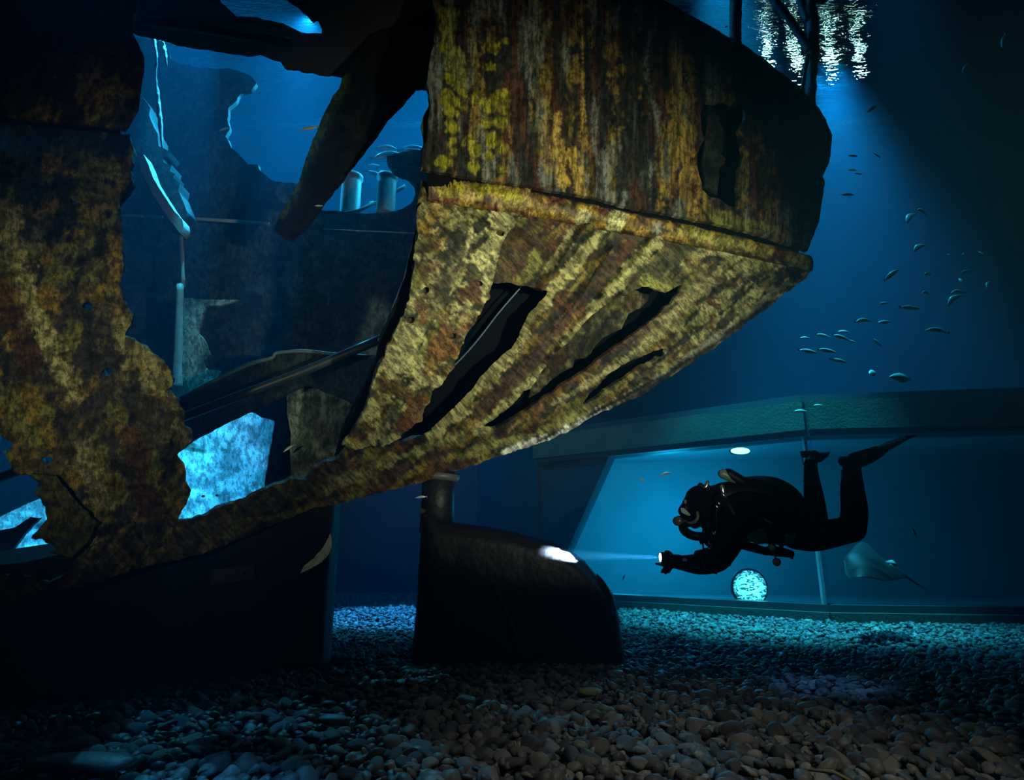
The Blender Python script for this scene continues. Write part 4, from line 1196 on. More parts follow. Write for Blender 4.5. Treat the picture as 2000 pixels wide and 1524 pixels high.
def fish(u, v, Y, px, ang, label, kind='straight', yaw=0.0, group='silver fish', flip=False, detail=True):
    L = px * (Y / ray(u, v)[1]) / FPX
    me = FB[kind]
    o = bpy.data.objects.new('fish', me[0]); COL.objects.link(o)
    o.location = at(u, v, Y); o.scale = (L, L, L)
    R = Matrix.Rotation(math.radians(yaw + (180 if flip else 0)), 4, 'Z')
    A = Matrix.Rotation(math.radians(-ang), 4, 'Y')
    o.rotation_euler = (A @ R).to_euler()
    tag(o, label, 'fish', group)
    for m_ in me[1:]:
        c = bpy.data.objects.new(m_.name.split('.')[0], m_); COL.objects.link(c); c.parent = o
    return o


SCH = 'school of silver fish right of the stern'
G = 'fish of the school right of the stern'
FL = [  # u, v, Y, px length, angle, label, shape, yaw, flip
    (1655, 380, 5.2, 26, 0, 'small silver fish swimming level just right of the bulwark edge', 'straight', 0, 0),
    (1775, 424, 5.4, 48, 42, 'curved silver fish at the top of the school, nose up to the right', 'bent', 20, 0),
    (1800, 412, 5.5, 36, -10, 'dim fish crossing behind the topmost curved fish', 'bent', 30, 0),
    (1793, 482, 5.3, 42, 28, 'silver fish alone below the topmost pair, tilted up to the right', 'bent', 15, 0),
    (1741, 536, 5.0, 42, 36, 'brightest silver fish, tilted steeply up, left side of the school', 'straight', 5, 0),
    (1811, 534, 5.5, 28, 8, 'dim arched fish right of the brightest tilted fish', 'bent', 30, 0),
    (1852, 497, 5.8, 14, 55, 'tiny fish seen end on, leftmost of the row of three', 'straight', 60, 0),
    (1881, 496, 5.8, 16, 40, 'tiny fish seen end on, middle of the row of three', 'straight', 60, 0),
    (1915, 493, 5.8, 16, 100, 'tiny dim upright fish, rightmost of the row of three', 'straight', 40, 0),
    (1887, 530, 5.8, 28, 12, 'very dim fish under the row of three tiny fish', 'straight', 10, 0),
    (1876, 547, 5.6, 20, 60, 'dim round-bodied fish above the close pair at the right', 'deep', 40, 0),
    (1928, 555, 5.6, 26, 48, 'thin fish tilted up at the far right of the school', 'bent', 20, 0),
    (1870, 569, 5.2, 34, 8, 'upper fish of the close bright pair at the right', 'bent', 10, 1),
    (1861, 583, 5.1, 46, 32, 'lower fish of the close bright pair, tilted up to the right', 'bent', 10, 0),
    (1808, 571, 5.5, 28, 0, 'dim arched fish in the middle of the school', 'bent', 30, 0),
    (1727, 592, 5.8, 24, 8, 'faint fish left of the level fish mid school', 'straight', 10, 0),
    (1777, 601, 5.1, 40, -4, 'level silver fish in the middle of the school, head to the right', 'straight', 5, 0),
    (1685, 625, 5.1, 36, 4, 'left fish of the level pair above the lower cluster', 'bent', 10, 0),
    (1727, 629, 5.3, 32, 8, 'right fish of the level pair above the lower cluster', 'straight', 10, 0),
    (1829, 644, 5.1, 44, -6, 'single silver fish swimming left, apart at the lower right', 'bent', -5, 1),
    (1647, 648, 5.6, 26, 2, 'faint fish at the top of the lower cluster', 'straight', 10, 0),
    (1608, 656, 5.3, 32, -10, 'left fish of the nose-to-tail pair in the lower cluster', 'straight', 8, 0),
    (1643, 659, 5.2, 36, -16, 'right fish of the nose-to-tail pair in the lower cluster', 'straight', 8, 0),
    (1663, 667, 5.3, 22, -14, 'short fish overlapping the end of the nose-to-tail pair', 'straight', 8, 0),
    (1572, 660, 5.7, 22, 2, 'very faint fish, leftmost in the lower cluster', 'straight', 10, 0),
    (1713, 669, 5.5, 28, -32, 'thin fish pointing down to the right, right of the lower cluster', 'straight', 20, 0),
    (1578, 686, 5.2, 38, -8, 'left fish of the low level pair near the stern', 'straight', 5, 0),
    (1616, 685, 5.2, 38, -10, 'right fish of the low level pair near the stern', 'straight', 5, 0),
    (1637, 704, 5.2, 34, -10, 'lowest fish of the cluster nearest the stern', 'straight', 5, 0),
    (1704, 729, 5.4, 32, 18, 'turning fish under the school, left of the deep-bodied fish', 'deep', 35, 0),
    (1757, 738, 5.2, 44, -4, 'deep-bodied dim fish, lowest of the school', 'deep', 10, 1),
    (1598, 792, 5.9, 20, 0, 'faint small fish just above the window lintel', 'straight', 0, 0),
    (1563, 803, 6.0, 26, 0, 'faint fish touching the shadow above the lintel', 'straight', 0, 0),
    (1702, 213, 4.8, 30, 42, 'dark fish silhouette below the lamp glints', 'straight', 10, 1),
    (1960, 80, 4.4, 44, 62, 'dim blue fish high at the top right corner, nose down', 'straight', 10, 1),
    (1885, 133, 4.6, 34, 52, 'dim blue fish left of and below the corner fish', 'straight', 10, 1),
    (1666, 304, 5.4, 22, 4, 'faint fish in the blue glow, upper left of four', 'straight', 10, 1),
    (1713, 303, 5.5, 18, -20, 'faint fish in the blue glow, upper right of four', 'straight', 20, 1),
    (1664, 332, 5.6, 20, 6, 'faint fish in the blue glow, lower left of four', 'straight', 10, 1),
    (1676, 339, 5.6, 18, 0, 'faint fish in the blue glow, lower right of four', 'straight', 10, 1),
    (1419, 52, 5.2, 12, 40, 'tiny pale fish beside the straight railing post', 'straight', 20, 0),
]
for (u, v, Y, px, an, lb_, kd, yw, fl) in FL:
    fish(u, v, Y, px * 1.05, an, lb_, kd, yw, SCH, bool(fl))
SB = 'shoal behind the mooring bitts'
for (u, v, Y, px, an, lb_, kd, yw, fl) in [
        (760, 302, 7.0, 72, 4, 'large silver fish in the shoal above the bitts, nearest and brightest', 'bent', 5, 0),
        (757, 288, 7.2, 48, -6, 'pale fish above the brightest fish of the shoal', 'bent', 5, 0),
        (807, 289, 7.2, 60, 0, 'pale fish of the shoal partly hidden by the bulwark edge', 'bent', 5, 0),
        (728, 323, 7.5, 28, 4, 'faint small fish left of the shoal above the bitts', 'straight', 5, 0),
        (737, 342, 7.0, 46, -26, 'pale fish diving right between the two bitts', 'straight', 5, 0),
        (752, 340, 7.3, 34, -34, 'faint fish close behind the diving fish', 'straight', 5, 0)]:
    fish(u, v, Y, px, an, lb_, kd, yw, SB, bool(fl))
fish(604, 250, 3.9, 36, 12, 'green-grey fish beside the fallen beam, head left and down', 'straight', 0, 'lone fish around the wreck', True)
fish(438, 252, 5.2, 22, 40, 'small fish at the torn edge of the far plating', 'straight', 20, 'lone fish around the wreck', True)
fish(623, 402, 4.2, 16, 20, 'tiny pale fish under the lower end of the fallen beam', 'straight', 30, 'lone fish around the wreck')
fish(563, 876, 4.3, 24, 40, 'dark fish beside the standing panel inside the hull', 'straight', 10, 'lone fish around the wreck', True)
fish(822, 971, 3.9, 22, 8, 'tan fish at the left of the rudder stock', 'straight', 10, 'lone fish around the wreck', True)
fish(1786, 1040, 4.6, 22, -70, 'small colourful fish upright between the fins and the right edge', 'straight', 10, 'lone fish around the wreck')
fish(1218, 1128, 4.9, 14, 60, 'tiny fish just right of the rudder top', 'straight', 30, 'lone fish around the wreck')
fish(1300, 925, 5.6, 26, 10, 'faint thin fish in front of the window, left of the diver', 'bent', 5, 'lone fish around the wreck')
fish(1255, 938, 5.6, 16, -40, 'very small faint fish at the left part of the window', 'bent', 5, 'lone fish around the wreck')

# ------------------------------------------------------------------ stingray
rm_ = plain('ray_skin', (.011, .014, .015), .45, nscale=8, namt=.25)
ray_o = empty('stingray', at(1700, 1110, 5.3)); tag(ray_o, 'grey stingray gliding below the diver\'s knee with one wing tip raised', 'stingray')
YR = 5.3
C = ray_o.location
mpx = YR / 1.05 / FPX


def rp(u, v, dy): return at(u, v, YR + dy)


# body: lofted sections from snout (left) to tail root (right); each section: centre, near wing tip, far wing tip
secs = [((1648, 1094), (1649, 1100, -.02), (1651, 1088, .02), .010),
        ((1655, 1090), (1650, 1118, -.12), (1662, 1078, .10), .030),
        ((1668, 1090), (1657, 1132, -.26), (1672, 1063, .30), .045),
        ((1685, 1093), (1672, 1128, -.36), (1684, 1057, .46), .050),
        ((1705, 1098), (1700, 1128, -.36), (1698, 1063, .42), .046),
        ((1725, 1104), (1728, 1138, -.32), (1713, 1082, .26), .036),
        ((1745, 1112), (1748, 1134, -.20), (1735, 1098, .12), .024),
        ((1760, 1120), (1762, 1130, -.06), (1757, 1112, .05), .014),
        ((1768, 1126), (1769, 1130, -.02), (1767, 1122, .02), .008)]
V = []; nS = 24
for (c_, a1_, a2_, th) in secs:
    pc = rp(c_[0], c_[1], 0); pa = rp(*a1_); pb = rp(*a2_)
    for k in range(nS):
        t = k / nS * 2 * math.pi
        s = math.cos(t)
        w = abs(s) ** 1.3
        tgt = pa if s < 0 else pb
        base = pc.lerp(tgt, abs(s))
        thick = th * (1 - abs(s)) ** .7 * (1 if math.sin(t) > 0 else -.6) + .003 * (1 if math.sin(t) > 0 else -1)
        V.append(tuple(base + Vector((0, -.3, .95)) * thick))
F_ = [(i * nS + k, i * nS + (k + 1) % nS, (i + 1) * nS + (k + 1) % nS, (i + 1) * nS + k) for i in range(len(secs) - 1) for k in range(nS)]
me = mesh_np('body', V, F_)
ob = link('body', me, rm_, ray_o)
sd = ob.modifiers.new('sub', 'SUBSURF'); sd.levels = 2; sd.render_levels = 2
bm = bmesh.new()
tube_mesh(bm, [rp(1735, 1106, 0), rp(1765, 1124, .02), rp(1790, 1140, .03), rp(1815, 1155, .04)], [.03, .014, .008, .002], 10)
bm_obj('tail', bm, rm_, ray_o)
bm = bmesh.new()
q = [rp(1728, 1097, 0), rp(1742, 1094, .0), rp(1752, 1102, 0), rp(1747, 1110, 0)]
f_ = [bm.verts.new(p + Vector((0, -.006, 0))) for p in q]; g_ = [bm.verts.new(p + Vector((0, .006, 0))) for p in q]
bm.faces.new(f_); bm.faces.new(g_[::-1])
for i in range(4): bm.faces.new((f_[i], g_[i], g_[(i + 1) % 4], f_[(i + 1) % 4]))
bm_obj('dorsal_fin', bm, plain('pale_fin', (.5, .55, .55), .5), ray_o)
for s_ in (-1, 1):
    bm = bmesh.new(); bmesh.ops.create_uvsphere(bm, u_segments=10, v_segments=8, radius=.014)
    p = rp(1662, 1088 + 4 * -s_, .03 * s_)
    bmesh.ops.translate(bm, verts=bm.verts, vec=p); bm_obj('eye', bm, M_eye, ray_o)
# the grouper-dark gap below the ray: small fish hanging under it
fish(1680, 1166, 5.6, 16, -75, 'tiny pale fish hanging below the stingray', 'straight', 20, 'lone fish around the wreck')

# ------------------------------------------------------------------ diver
YD = 4.12
dv = empty('diver', at(1480, 1010, YD)); tag(dv, 'person in a black drysuit and rebreather swimming level with knees bent, aiming a torch left', 'person')
MP = YD / 1.0 / FPX * 1.0


def W(u, v, dy=0.0): return at(u, v, YD + dy)


def capsule_chain(bm, pts, segs=18, flat=1.0, k=4):
    """pts: (u, v, dy, radius px)"""
    q = spline(pts, k) if len(pts) > 2 else [np.array(p, float) for p in pts]
    P = [W(a[0], a[1], a[2]) for a in q]; R = [max(a[3], .5) * MP for a in q]
    d0 = (P[0] - P[1]).normalized(); d1 = (P[-1] - P[-2]).normalized()
    PP = [P[0] + d0 * R[0] * c for c in (.95, .7, .35)] + P + [P[-1] + d1 * R[-1] * c for c in (.35, .7, .95)]
    RR = [R[0] * c for c in (.3, .71, .93)] + R + [R[-1] * c for c in (.93, .71, .3)]
    tube_mesh(bm, PP, RR, segs, flat=flat)


bm = bmesh.new()
cc = capsule_chain
# torso (curved back), pelvis
cc(bm, [(1420, 1010, 0, 42), (1450, 1006, 0, 50), (1490, 1010, 0, 50), (1530, 1022, 0, 44), (1565, 1036, 0, 34)])
cc(bm, [(1395, 1015, 0, 30), (1420, 1012, 0, 40)], k=1)
cc(bm, [(1545, 1035, -.08, 32), (1560, 1038, .08, 32)])
# neck, head with hood
cc(bm, [(1420, 1005, 0, 28), (1398, 995, 0, 27), (1385, 990, 0, 27)])
cc(bm, [(1385, 981, 0, 30), (1372, 982, 0, 35), (1362, 992, 0, 30)])
cc(bm, [(1355, 1000, 0, 22), (1350, 1012, 0, 17), (1357, 1020, 0, 13)])          # face, jaw
cc(bm, [(1342, 1000, 0, 6), (1337, 1006, 0, 5)])                                  # nose
cc(bm, [(1372, 998, -.125, 7), (1374, 1004, -.125, 6)])                             # hood over the ear
cc(bm, [(1372, 998, .125, 7), (1374, 1004, .125, 6)])
# left arm (near side) reaching to the torch
cc(bm, [(1432, 1022, -.16, 30), (1425, 1055, -.22, 25), (1412, 1082, -.24, 21), (1398, 1096, -.24, 20), (1365, 1102, -.22, 18.5), (1335, 1100, -.18, 14), (1318, 1098, -.16, 12)])
# right arm folded on the far side, hand near the chest
cc(bm, [(1432, 1022, .18, 28), (1420, 1050, .26, 22), (1408, 1062, .26, 18), (1390, 1058, .20, 14), (1378, 1050, .16, 10)])
# left palm and fingers closing round the torch
cc(bm, [(1320, 1098, -.15, 11), (1308, 1096, -.14, 12), (1300, 1097, -.13, 10)], flat=.8)
cc(bm, [(1302, 1100, -.16, 3.4), (1292, 1103, -.165, 3.2), (1281, 1101, -.15, 2.8)])       # index
cc(bm, [(1304, 1104, -.15, 3.4), (1297, 1112, -.155, 3.2), (1292, 1118, -.14, 2.8)])       # middle
cc(bm, [(1308, 1106, -.14, 3.3), (1303, 1115, -.145, 3.1), (1300, 1121, -.13, 2.6)])     # ring
cc(bm, [(1313, 1105, -.13, 3.1), (1309, 1114, -.13, 2.9), (1307, 1119, -.12, 2.4)])     # little
cc(bm, [(1316, 1090, -.13, 4), (1308, 1080, -.13, 3.6), (1300, 1078, -.125, 3.2)])       # thumb
# right hand fingers
for j in range(4):
    cc(bm, [(1378 - j, 1048 + j * 3.5, .15, 2.8), (1370, 1050 + j * 3.5, .13, 2.6), (1366 + j, 1054 + j * 3, .10, 2.2)])
cc(bm, [(1384, 1046, .15, 3), (1379, 1041, .13, 2.6), (1373, 1040, .12, 2.2)])
# thighs, knees, calves, feet
cc(bm, [(1555, 1040, -.12, 32), (1590, 1046, -.15, 29), (1635, 1040, -.16, 25), (1664, 1033, -.16, 24)])
cc(bm, [(1664, 1034, -.16, 24), (1669, 1000, -.15, 23), (1665, 960, -.14, 21), (1664, 925, -.13, 17), (1663, 910, -.13, 16)])
cc(bm, [(1663, 912, -.13, 16), (1668, 898, -.13, 13), (1690, 888, -.13, 10), (1712, 878, -.13, 7)], flat=.9)
cc(bm, [(1552, 1040, .12, 32), (1575, 1040, .16, 28), (1592, 1030, .18, 25)])
cc(bm, [(1592, 1032, .18, 25), (1592, 1000, .18, 22), (1588, 960, .17, 18), (1584, 925, .16, 14), (1583, 908, .16, 13)])
cc(bm, [(1583, 908, .16, 13), (1586, 896, .15, 12), (1590, 888, .02, 10)], flat=.9)
M_suit = plain('drysuit_fabric', (.004, .004, .005), .7, nscale=25, namt=.4, bump=.004, bscale=40, spec=.05)
M_suit2 = plain('black_rubber', (.004, .004, .005), .5, spec=.2)
M_web = plain('grey_panel_fabric', (.13, .15, .14), .8, nscale=60, namt=.3)
M_belly = plain('belly_panel_fabric', (.32, .36, .30), .8, nscale=60, namt=.3)
M_chr = plain('chrome_fitting', (.7, .75, .8), .2, metal=.9)
body = bm_obj('body', bm, M_suit, dv)
rmsh = body.modifiers.new('fuse', 'REMESH'); rmsh.mode = 'VOXEL'; rmsh.voxel_size = .0085; rmsh.use_smooth_shade = True
sm = body.modifiers.new('smooth', 'SMOOTH'); sm.factor = .5; sm.iterations = 3


def dpart(name, pts, mat, segs=12, flat=1.0, k=4, parent=None, label=None):
    b = bmesh.new(); capsule_chain(b, pts, segs, flat, k)
    o = bm_obj(name, b, mat, parent or dv)
    if label: o['label'] = label
    return o


# rebreather case, cylinder, counterlung
b = bmesh.new()
capsule_chain(b, [(1410, 968, 0, 20), (1440, 968, 0, 24), (1475, 968, 0, 30), (1515, 984, 0, 32), (1545, 1002, 0, 26)], 20, 1.25)
capsule_chain(b, [(1440, 956, .0, 12), (1475, 950, 0, 13), (1515, 955, 0, 14), (1548, 978, 0, 14), (1558, 1010, 0, 12)], 14, 1.6)
reb = bm_obj('rebreather_case', b, M_suit2, dv)
reb.modifiers.new('fuse', 'REMESH').mode = 'VOXEL'; reb.modifiers['fuse'].voxel_size = .012; reb.modifiers['fuse'].use_smooth_shade = True
M_cyl = plain('pale_cylinder_paint', (.22, .27, .25), .35)
dpart('gas_cylinder', [(1412, 926, -.03, 9.5), (1425, 931, -.03, 9.5), (1440, 940, -.03, 9)], M_cyl, 18, k=2, label='pale gas cylinder')
dpart('cylinder_band', [(1423, 926, -.03, 11), (1436, 934, -.03, 11.5), (1452, 942, -.03, 11), (1480, 940, -.03, 6)], M_suit2, 16)
dpart('carry_handle', [(1538, 953, 0, 2), (1556, 962, 0, 2), (1566, 975, 0, 2), (1570, 1008, 0, 2), (1563, 1018, 0, 2)], M_chr, 8)
b = sheet('back_plate_edge', [(1549, 973), (1560, 980), (1568, 998), (1569, 1004), (1558, 996)], M_web, dv, planeY(YD - .03), .03, 6, .3)
dpart('inflator_valve', [(1368, 948, -.05, 5), (1372, 952, -.05, 5)], M_suit2, k=1)
dpart('inflator_valve', [(1382, 942, -.07, 3.6), (1380, 948, -.07, 4), (1376, 956, -.07, 3)], M_chr, k=2)
dpart('first_stage', [(1410, 952, -.10, 5), (1412, 962, -.10, 5)], M_chr, k=1)
dpart('hose', [(1378, 955, -.08, 2.4), (1395, 950, -.10, 2.4), (1412, 946, -.08, 2.4), (1430, 945, -.05, 3)], M_suit2, 8)
dpart('hose', [(1405, 960, -.13, 2.6), (1402, 985, -.16, 2.6), (1398, 1005, -.16, 2.6), (1400, 1035, -.17, 2.6)], M_suit2, 8)
for (u, v, r) in ((1412, 966, 3), (1415, 970, 2.6), (1399, 989, 2.2), (1403, 982, 1.6), (1416, 1036, 3.6), (1401, 1047, 2.4), (1397, 1040, 2), (1393, 1041, 1.6)):
    dpart('fitting', [(u, v, -.19, r), (u + 2, v + 3, -.19, r)], M_chr, 8, k=1)
dpart('hood_seam', [(1345, 968, 0, 3), (1362, 953, 0, 3), (1382, 950, 0, 3), (1400, 962, 0, 4)], M_suit2, 8)
dpart('shoulder_pad', [(1405, 975, -.16, 9), (1420, 985, -.2, 11), (1432, 1005, -.22, 9)], M_suit2, 12)
dpart('thigh_pocket', [(1590, 1050, -.26, 9), (1618, 1047, -.27, 10), (1635, 1043, -.27, 8)], M_suit, 10)
dpart('shin_fold', [(1645, 965, -.13, 3), (1665, 962, -.24, 3), (1686, 966, -.13, 3)], M_suit, 8)
dpart('shin_fold', [(1648, 938, -.13, 3), (1665, 935, -.22, 3), (1681, 940, -.13, 3)], M_suit, 8)
dpart('shin_fold', [(1571, 940, .16, 3), (1584, 937, .08, 3), (1598, 941, .16, 3)], M_suit, 8)
dpart('elbow_fold', [(1405, 1078, -.24, 4), (1420, 1090, -.30, 4), (1424, 1102, -.24, 4)], M_suit, 8)
dpart('wing_edge', [(1448, 948, -.02, 5), (1478, 938, -.02, 6), (1512, 945, -.02, 6), (1540, 962, -.02, 5), (1562, 990, -.02, 5)], M_suit2, 12)
dpart('strap_tail', [(1541, 1084, -.16, 3.5), (1547, 1090, -.16, 2.5)], M_suit2, 8, k=1)
# mask
b = bmesh.new()
capsule_chain(b, [(1338, 992, -.055, 9), (1334, 998, -.02, 9), (1334, 998, .02, 9), (1338, 992, .055, 9)], 12, 1.1)
mk = bm_obj('mask', b, M_suit2, dv)
sheet('mask_lens', [(1329, 992), (1336, 993), (1342, 998), (1349, 1006), (1346, 1008), (1336, 1004), (1331, 1001)], plain('pale_mask_glass', (.25, .36, .42), .1), mk, planeY(YD - .115), .006, 4, 0)
sheet('side_lamp', [(1336, 976), (1341, 977), (1341, 984), (1336, 983)], M_web, dv, planeY(YD - .10), .01, 4, 0)
b = bmesh.new()
capsule_chain(b, [(1362, 1001, -.11, 2.6), (1363, 1010, -.115, 2.8), (1358, 1018, -.11, 3), (1350, 1022, -.09, 3), (1343, 1021, -.07, 2.6)], 10, .5)
bm_obj('mask_strap', b, M_web, dv)['label'] = 'pale mask strap'
# mouthpiece and breathing loop
b = bmesh.new(); capsule_chain(b, [(1326, 1018, -.0, 10), (1334, 1019, 0, 11), (1344, 1020, 0, 10)], 16, 1.0, 2)
rg = bm_obj('mouthpiece', b, M_suit2, dv)
b = bmesh.new(); tube_mesh(b, [W(1325, 1018, -.03), W(1322, 1018, -.05)], [9 * MP, 8.5 * MP], 18)
bm_obj('valve_cover', b, plain('ribbed_cover', (.08, .1, .12), .25), rg)
b = bmesh.new()
L_ = [(1332, 1028, -.04, 7), (1338, 1038, -.07, 8), (1352, 1046, -.09, 8), (1368, 1048, -.10, 8), (1385, 1046, -.12, 8), (1402, 1036, -.14, 8), (1415, 1015, -.16, 8)]
q = spline(L_, 14)
tube_mesh(b, [W(a[0], a[1], a[2]) for a in q], [a[3] * MP * (1 + .07 * (i % 2)) for i, a in enumerate(q)], 14)
bm_obj('breathing_hose', b, M_suit2, dv)
dpart('hose', [(1374, 1032, -.15, 1.8), (1372, 1050, -.17, 1.8), (1374, 1075, -.2, 1.8)], M_suit2, 8)
dpart('clip_ring', [(1384, 1056, -.1, 1.2), (1386, 1066, -.1, 1.4), (1382, 1072, -.1, 1.4), (1388, 1073, -.1, 1.4), (1390, 1062, -.1, 1.2)], M_chr, 8)
# harness, belly panels, gauges
sheet('belly_panel', [(1456, 1048), (1470, 1040), (1492, 1032), (1500, 1050), (1502, 1062), (1480, 1064), (1466, 1056)], M_belly, dv, planeY(YD - .235), .02, 5, .5)['label'] = 'grey fabric belly panel'
sheet('belly_panel', [(1534, 1043), (1554, 1042), (1552, 1058), (1540, 1062), (1536, 1056)], M_belly, dv, planeY(YD - .215), .02, 5, .5)['label'] = 'small grey hip panel'
M_refl = plain('pale_tape', (.6, .65, .68), .4)
sheet('harness_strap', [(1486, 1010), (1492, 1012), (1508, 1022), (1508, 1024), (1490, 1017)], M_refl, dv, planeY(YD - .23), .006, 4, 0)
dpart('harness_strap', [(1488, 1012, -.225, 3), (1497, 1030, -.23, 3.4), (1502, 1052, -.235, 3.4), (1506, 1070, -.23, 3)], M_suit2, 10, .6)
dpart('harness_strap', [(1518, 1030, -.21, 4), (1524, 1048, -.215, 4.5), (1526, 1066, -.21, 4.5)], M_suit2, 10, .6)
dpart('waist_pouch', [(1500, 1076, -.18, 8), (1520, 1078, -.18, 9), (1544, 1082, -.16, 7)], M_suit2, 12)
dpart('waist_pouch', [(1440, 1062, -.16, 8), (1470, 1070, -.17, 8), (1498, 1078, -.17, 7)], M_suit2, 12)
M_face = plain('gauge_face', (.8, .85, .85), .2)
for (u, v, r, tilt) in ((1508, 1071, 6.5, .5), (1517, 1098, 6.0, .3)):
    b = bmesh.new(); p = W(u, v, -.25); d = Vector((-.5, -.85, .1)).normalized()
    tube_mesh(b, [p - d * .014, p, p + d * .014], [r * MP * 1.1, r * MP * 1.2, r * MP * 1.05], 18)
    g0 = bm_obj('pressure_gauge', b, M_suit2, dv)
    b = bmesh.new(); tube_mesh(b, [p + d * .014, p + d * .018], [r * MP * .9, r * MP * .85], 18)
    bm_obj('gauge_face', b, M_face, g0)
dpart('hose', [(1508, 1062, -.24, 1.4), (1510, 1078, -.245, 1.4), (1516, 1092, -.245, 1.6)], M_chr, 8)
# arm computer with straps, cuff, knee patch
dpart('arm_computer', [(1362, 1082, -.27, 6), (1372, 1080, -.28, 6), (1380, 1077, -.28, 6)], M_suit2, 8)
dpart('arm_strap', [(1369, 1086, -.31, 1), (1374, 1100, -.33, 1), (1377, 1114, -.31, 1)], M_web, 8)
dpart('arm_strap', [(1380, 1082, -.31, 1.3), (1390, 1098, -.34, 1.3), (1398, 1112, -.32, 1.5), (1399, 1121, -.29, 1.5), (1388, 1113, -.3, 1.5)], M_suit2, 8)
sheet('wrist_seal', [(1333, 1090), (1341, 1091), (1343, 1096), (1334, 1097)], M_cyl, dv, planeY(YD - .245), .006, 4, 0)
sheet('knee_patch', [(1608, 1038), (1612, 1036), (1615, 1047), (1610, 1048)], M_web, dv, planeY(YD - .29), .006, 4, 0)
# fins
fin1 = sheet('fin', [(1636, 902), (1640, 893), (1655, 891), (1658, 896), (1670, 889), (1700, 879), (1730, 864), (1760, 853), (1792, 849), (1768, 862), (1735, 882), (1712, 900), (1690, 912), (1680, 914), (1662, 906), (1650, 912), (1642, 910)], M_suit2, dv, planeY(YD - .13), .1, 6, .6, puff=(.05, 12))
fin1['label'] = 'long fin trailing to the right'
fin2 = sheet('fin', [(1562, 882), (1578, 880), (1600, 884), (1621, 883), (1618, 892), (1602, 904), (1596, 904), (1590, 897), (1566, 894)], M_suit2, dv, planeY(YD + .12), .1, 5, .5, puff=(.05, 8))
fin2['label'] = 'fin seen end on'
dpart('fin_strap', [(1566, 895, .06, 1.6), (1568, 905, .02, 1.6), (1572, 910, .02, 1.6)], M_chr, 8)
dpart('fin_strap', [(1648, 912, -.2, 2), (1658, 905, -.22, 2), (1672, 895, -.22, 2)], M_suit2, 8)
dpart('ankle_cuff', [(1644, 920, -.15, 2), (1644, 934, -.15, 2)], M_refl, 8, k=1)

# torch, held in the left glove
tp = W(1290, 1089, -.145)
tor = empty('dive_torch', tp); tag(tor, 'lit dive torch held in the diver\'s outstretched left hand', 'torch')
b = bmesh.new()
ax = Vector((1, 0, -.02)).normalized()
tube_mesh(b, [tp + ax * d for d in (0, .004, .03, .035, .05, .12, .125)], [.03, .033, .032, .026, .02, .02, .016], 20)
bm_obj('torch_body', b, M_suit2, tor)
b = bmesh.new(); tube_mesh(b, [tp - ax * .003, tp + ax * .002], [.026, .026], 20)
bm_obj('lens', b, emis('torch_lens_glow', (.85, .95, 1), 12), tor)
trg = at(1120, 1085, 4.07)
spot('dive_torch_light', tp - ax * .02, trg, 13000, (.55, .76, 1.0), 8.5, .5, .012)

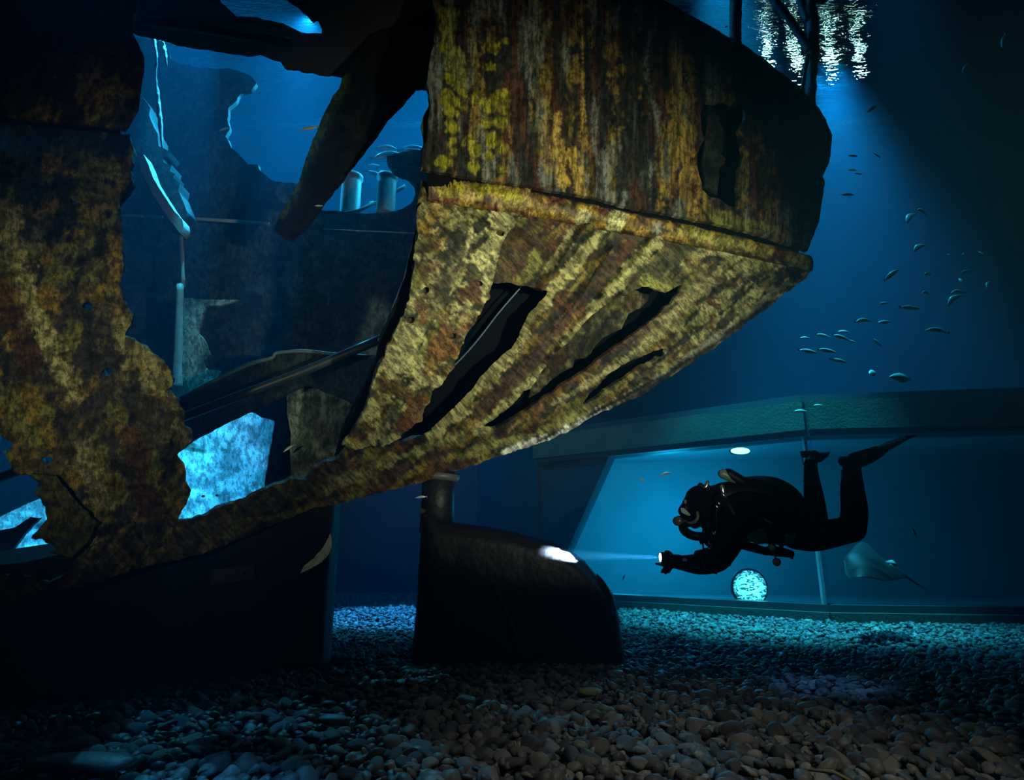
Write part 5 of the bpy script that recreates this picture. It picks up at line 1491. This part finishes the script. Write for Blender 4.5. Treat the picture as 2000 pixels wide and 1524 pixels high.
# underwater lamp behind the window bottom and light in the corridor ceiling
def disc_lamp(name, pos, r, label, mat, sq=1.0):
    t = empty(name, pos); tag(t, label, 'lamp')
    b = bmesh.new(); tube_mesh(b, [Vector(pos) + Vector((0, .05, 0)), Vector(pos) + Vector((0, .01, 0))], [r * 1.1, r * 1.1], 26, flat=sq)
    bm_obj('housing', b, M_can, t)
    b = bmesh.new()
    rings = 9
    c0 = b.verts.new(Vector(pos) + Vector((0, -.03, 0)))
    prev = None
    for i in range(1, rings + 1):
        ring = [b.verts.new(Vector(pos) + Vector((math.cos(a) * r * i / rings, -.03 * (1 - (i / rings) ** 2) , math.sin(a) * r * i / rings * sq))) for a in np.linspace(0, 2 * math.pi, 33)[:-1]]
        for k in range(32):
            if prev is None: b.faces.new((c0, ring[(k + 1) % 32], ring[k]))
            else: b.faces.new((prev[k], prev[(k + 1) % 32], ring[(k + 1) % 32], ring[k]))
        prev = ring
    bm_obj('lens', b, mat, t)


lm, lt, lb2 = nt('rippled_lamp_lens')
lb2.inputs['Base Color'].default_value = (0, .1, .12, 1)
ltc = lt.nodes.new('ShaderNodeTexCoord'); lno = lt.nodes.new('ShaderNodeTexNoise'); lno.inputs['Scale'].default_value = 26; lno.inputs['Detail'].default_value = 3; lno.inputs['Distortion'].default_value = 1.5
lmp = lt.nodes.new('ShaderNodeMapping'); lmp.inputs['Scale'].default_value = (.6, 1, 1.6)
lt.links.new(ltc.outputs['Object'], lmp.inputs['Vector']); lt.links.new(lmp.outputs['Vector'], lno.inputs['Vector'])
lra = lt.nodes.new('ShaderNodeMapRange'); lra.inputs['From Min'].default_value = .42; lra.inputs['From Max'].default_value = .6; lra.inputs['To Min'].default_value = .3; lra.inputs['To Max'].default_value = 6
lt.links.new(lno.outputs['Fac'], lra.inputs['Value']); lgm = lt.nodes.new('ShaderNodeVectorMath'); lgm.operation = 'DISTANCE'; lt.links.new(ltc.outputs['Object'], lgm.inputs[0]); lgm.inputs[1].default_value = tuple(at(1465, 1148, 7.3))
lgr = lt.nodes.new('ShaderNodeMapRange'); lgr.inputs['From Min'].default_value = .10; lgr.inputs['From Max'].default_value = .20; lgr.inputs['To Min'].default_value = 1.0; lgr.inputs['To Max'].default_value = .08
lt.links.new(lgm.outputs['Value'], lgr.inputs['Value'])
lml = lt.nodes.new('ShaderNodeMath'); lml.operation = 'MULTIPLY'
lt.links.new(lra.outputs['Result'], lml.inputs[0]); lt.links.new(lgr.outputs['Result'], lml.inputs[1])
lt.links.new(lml.outputs[0], lb2.inputs['Emission Strength'])
lb2.inputs['Emission Color'].default_value = (.12, .85, 1, 1)
disc_lamp('wall_lamp', at(1465, 1148, 7.3), .19, 'round cyan lamp glowing behind the rippled glass below the diver', lm)
disc_lamp('wall_lamp', at(1446, 881, 7.6), .12, 'small bright lamp glowing under the lintel above the diver', emis('lamp_white', (.3, .95, 1), 6), .35)
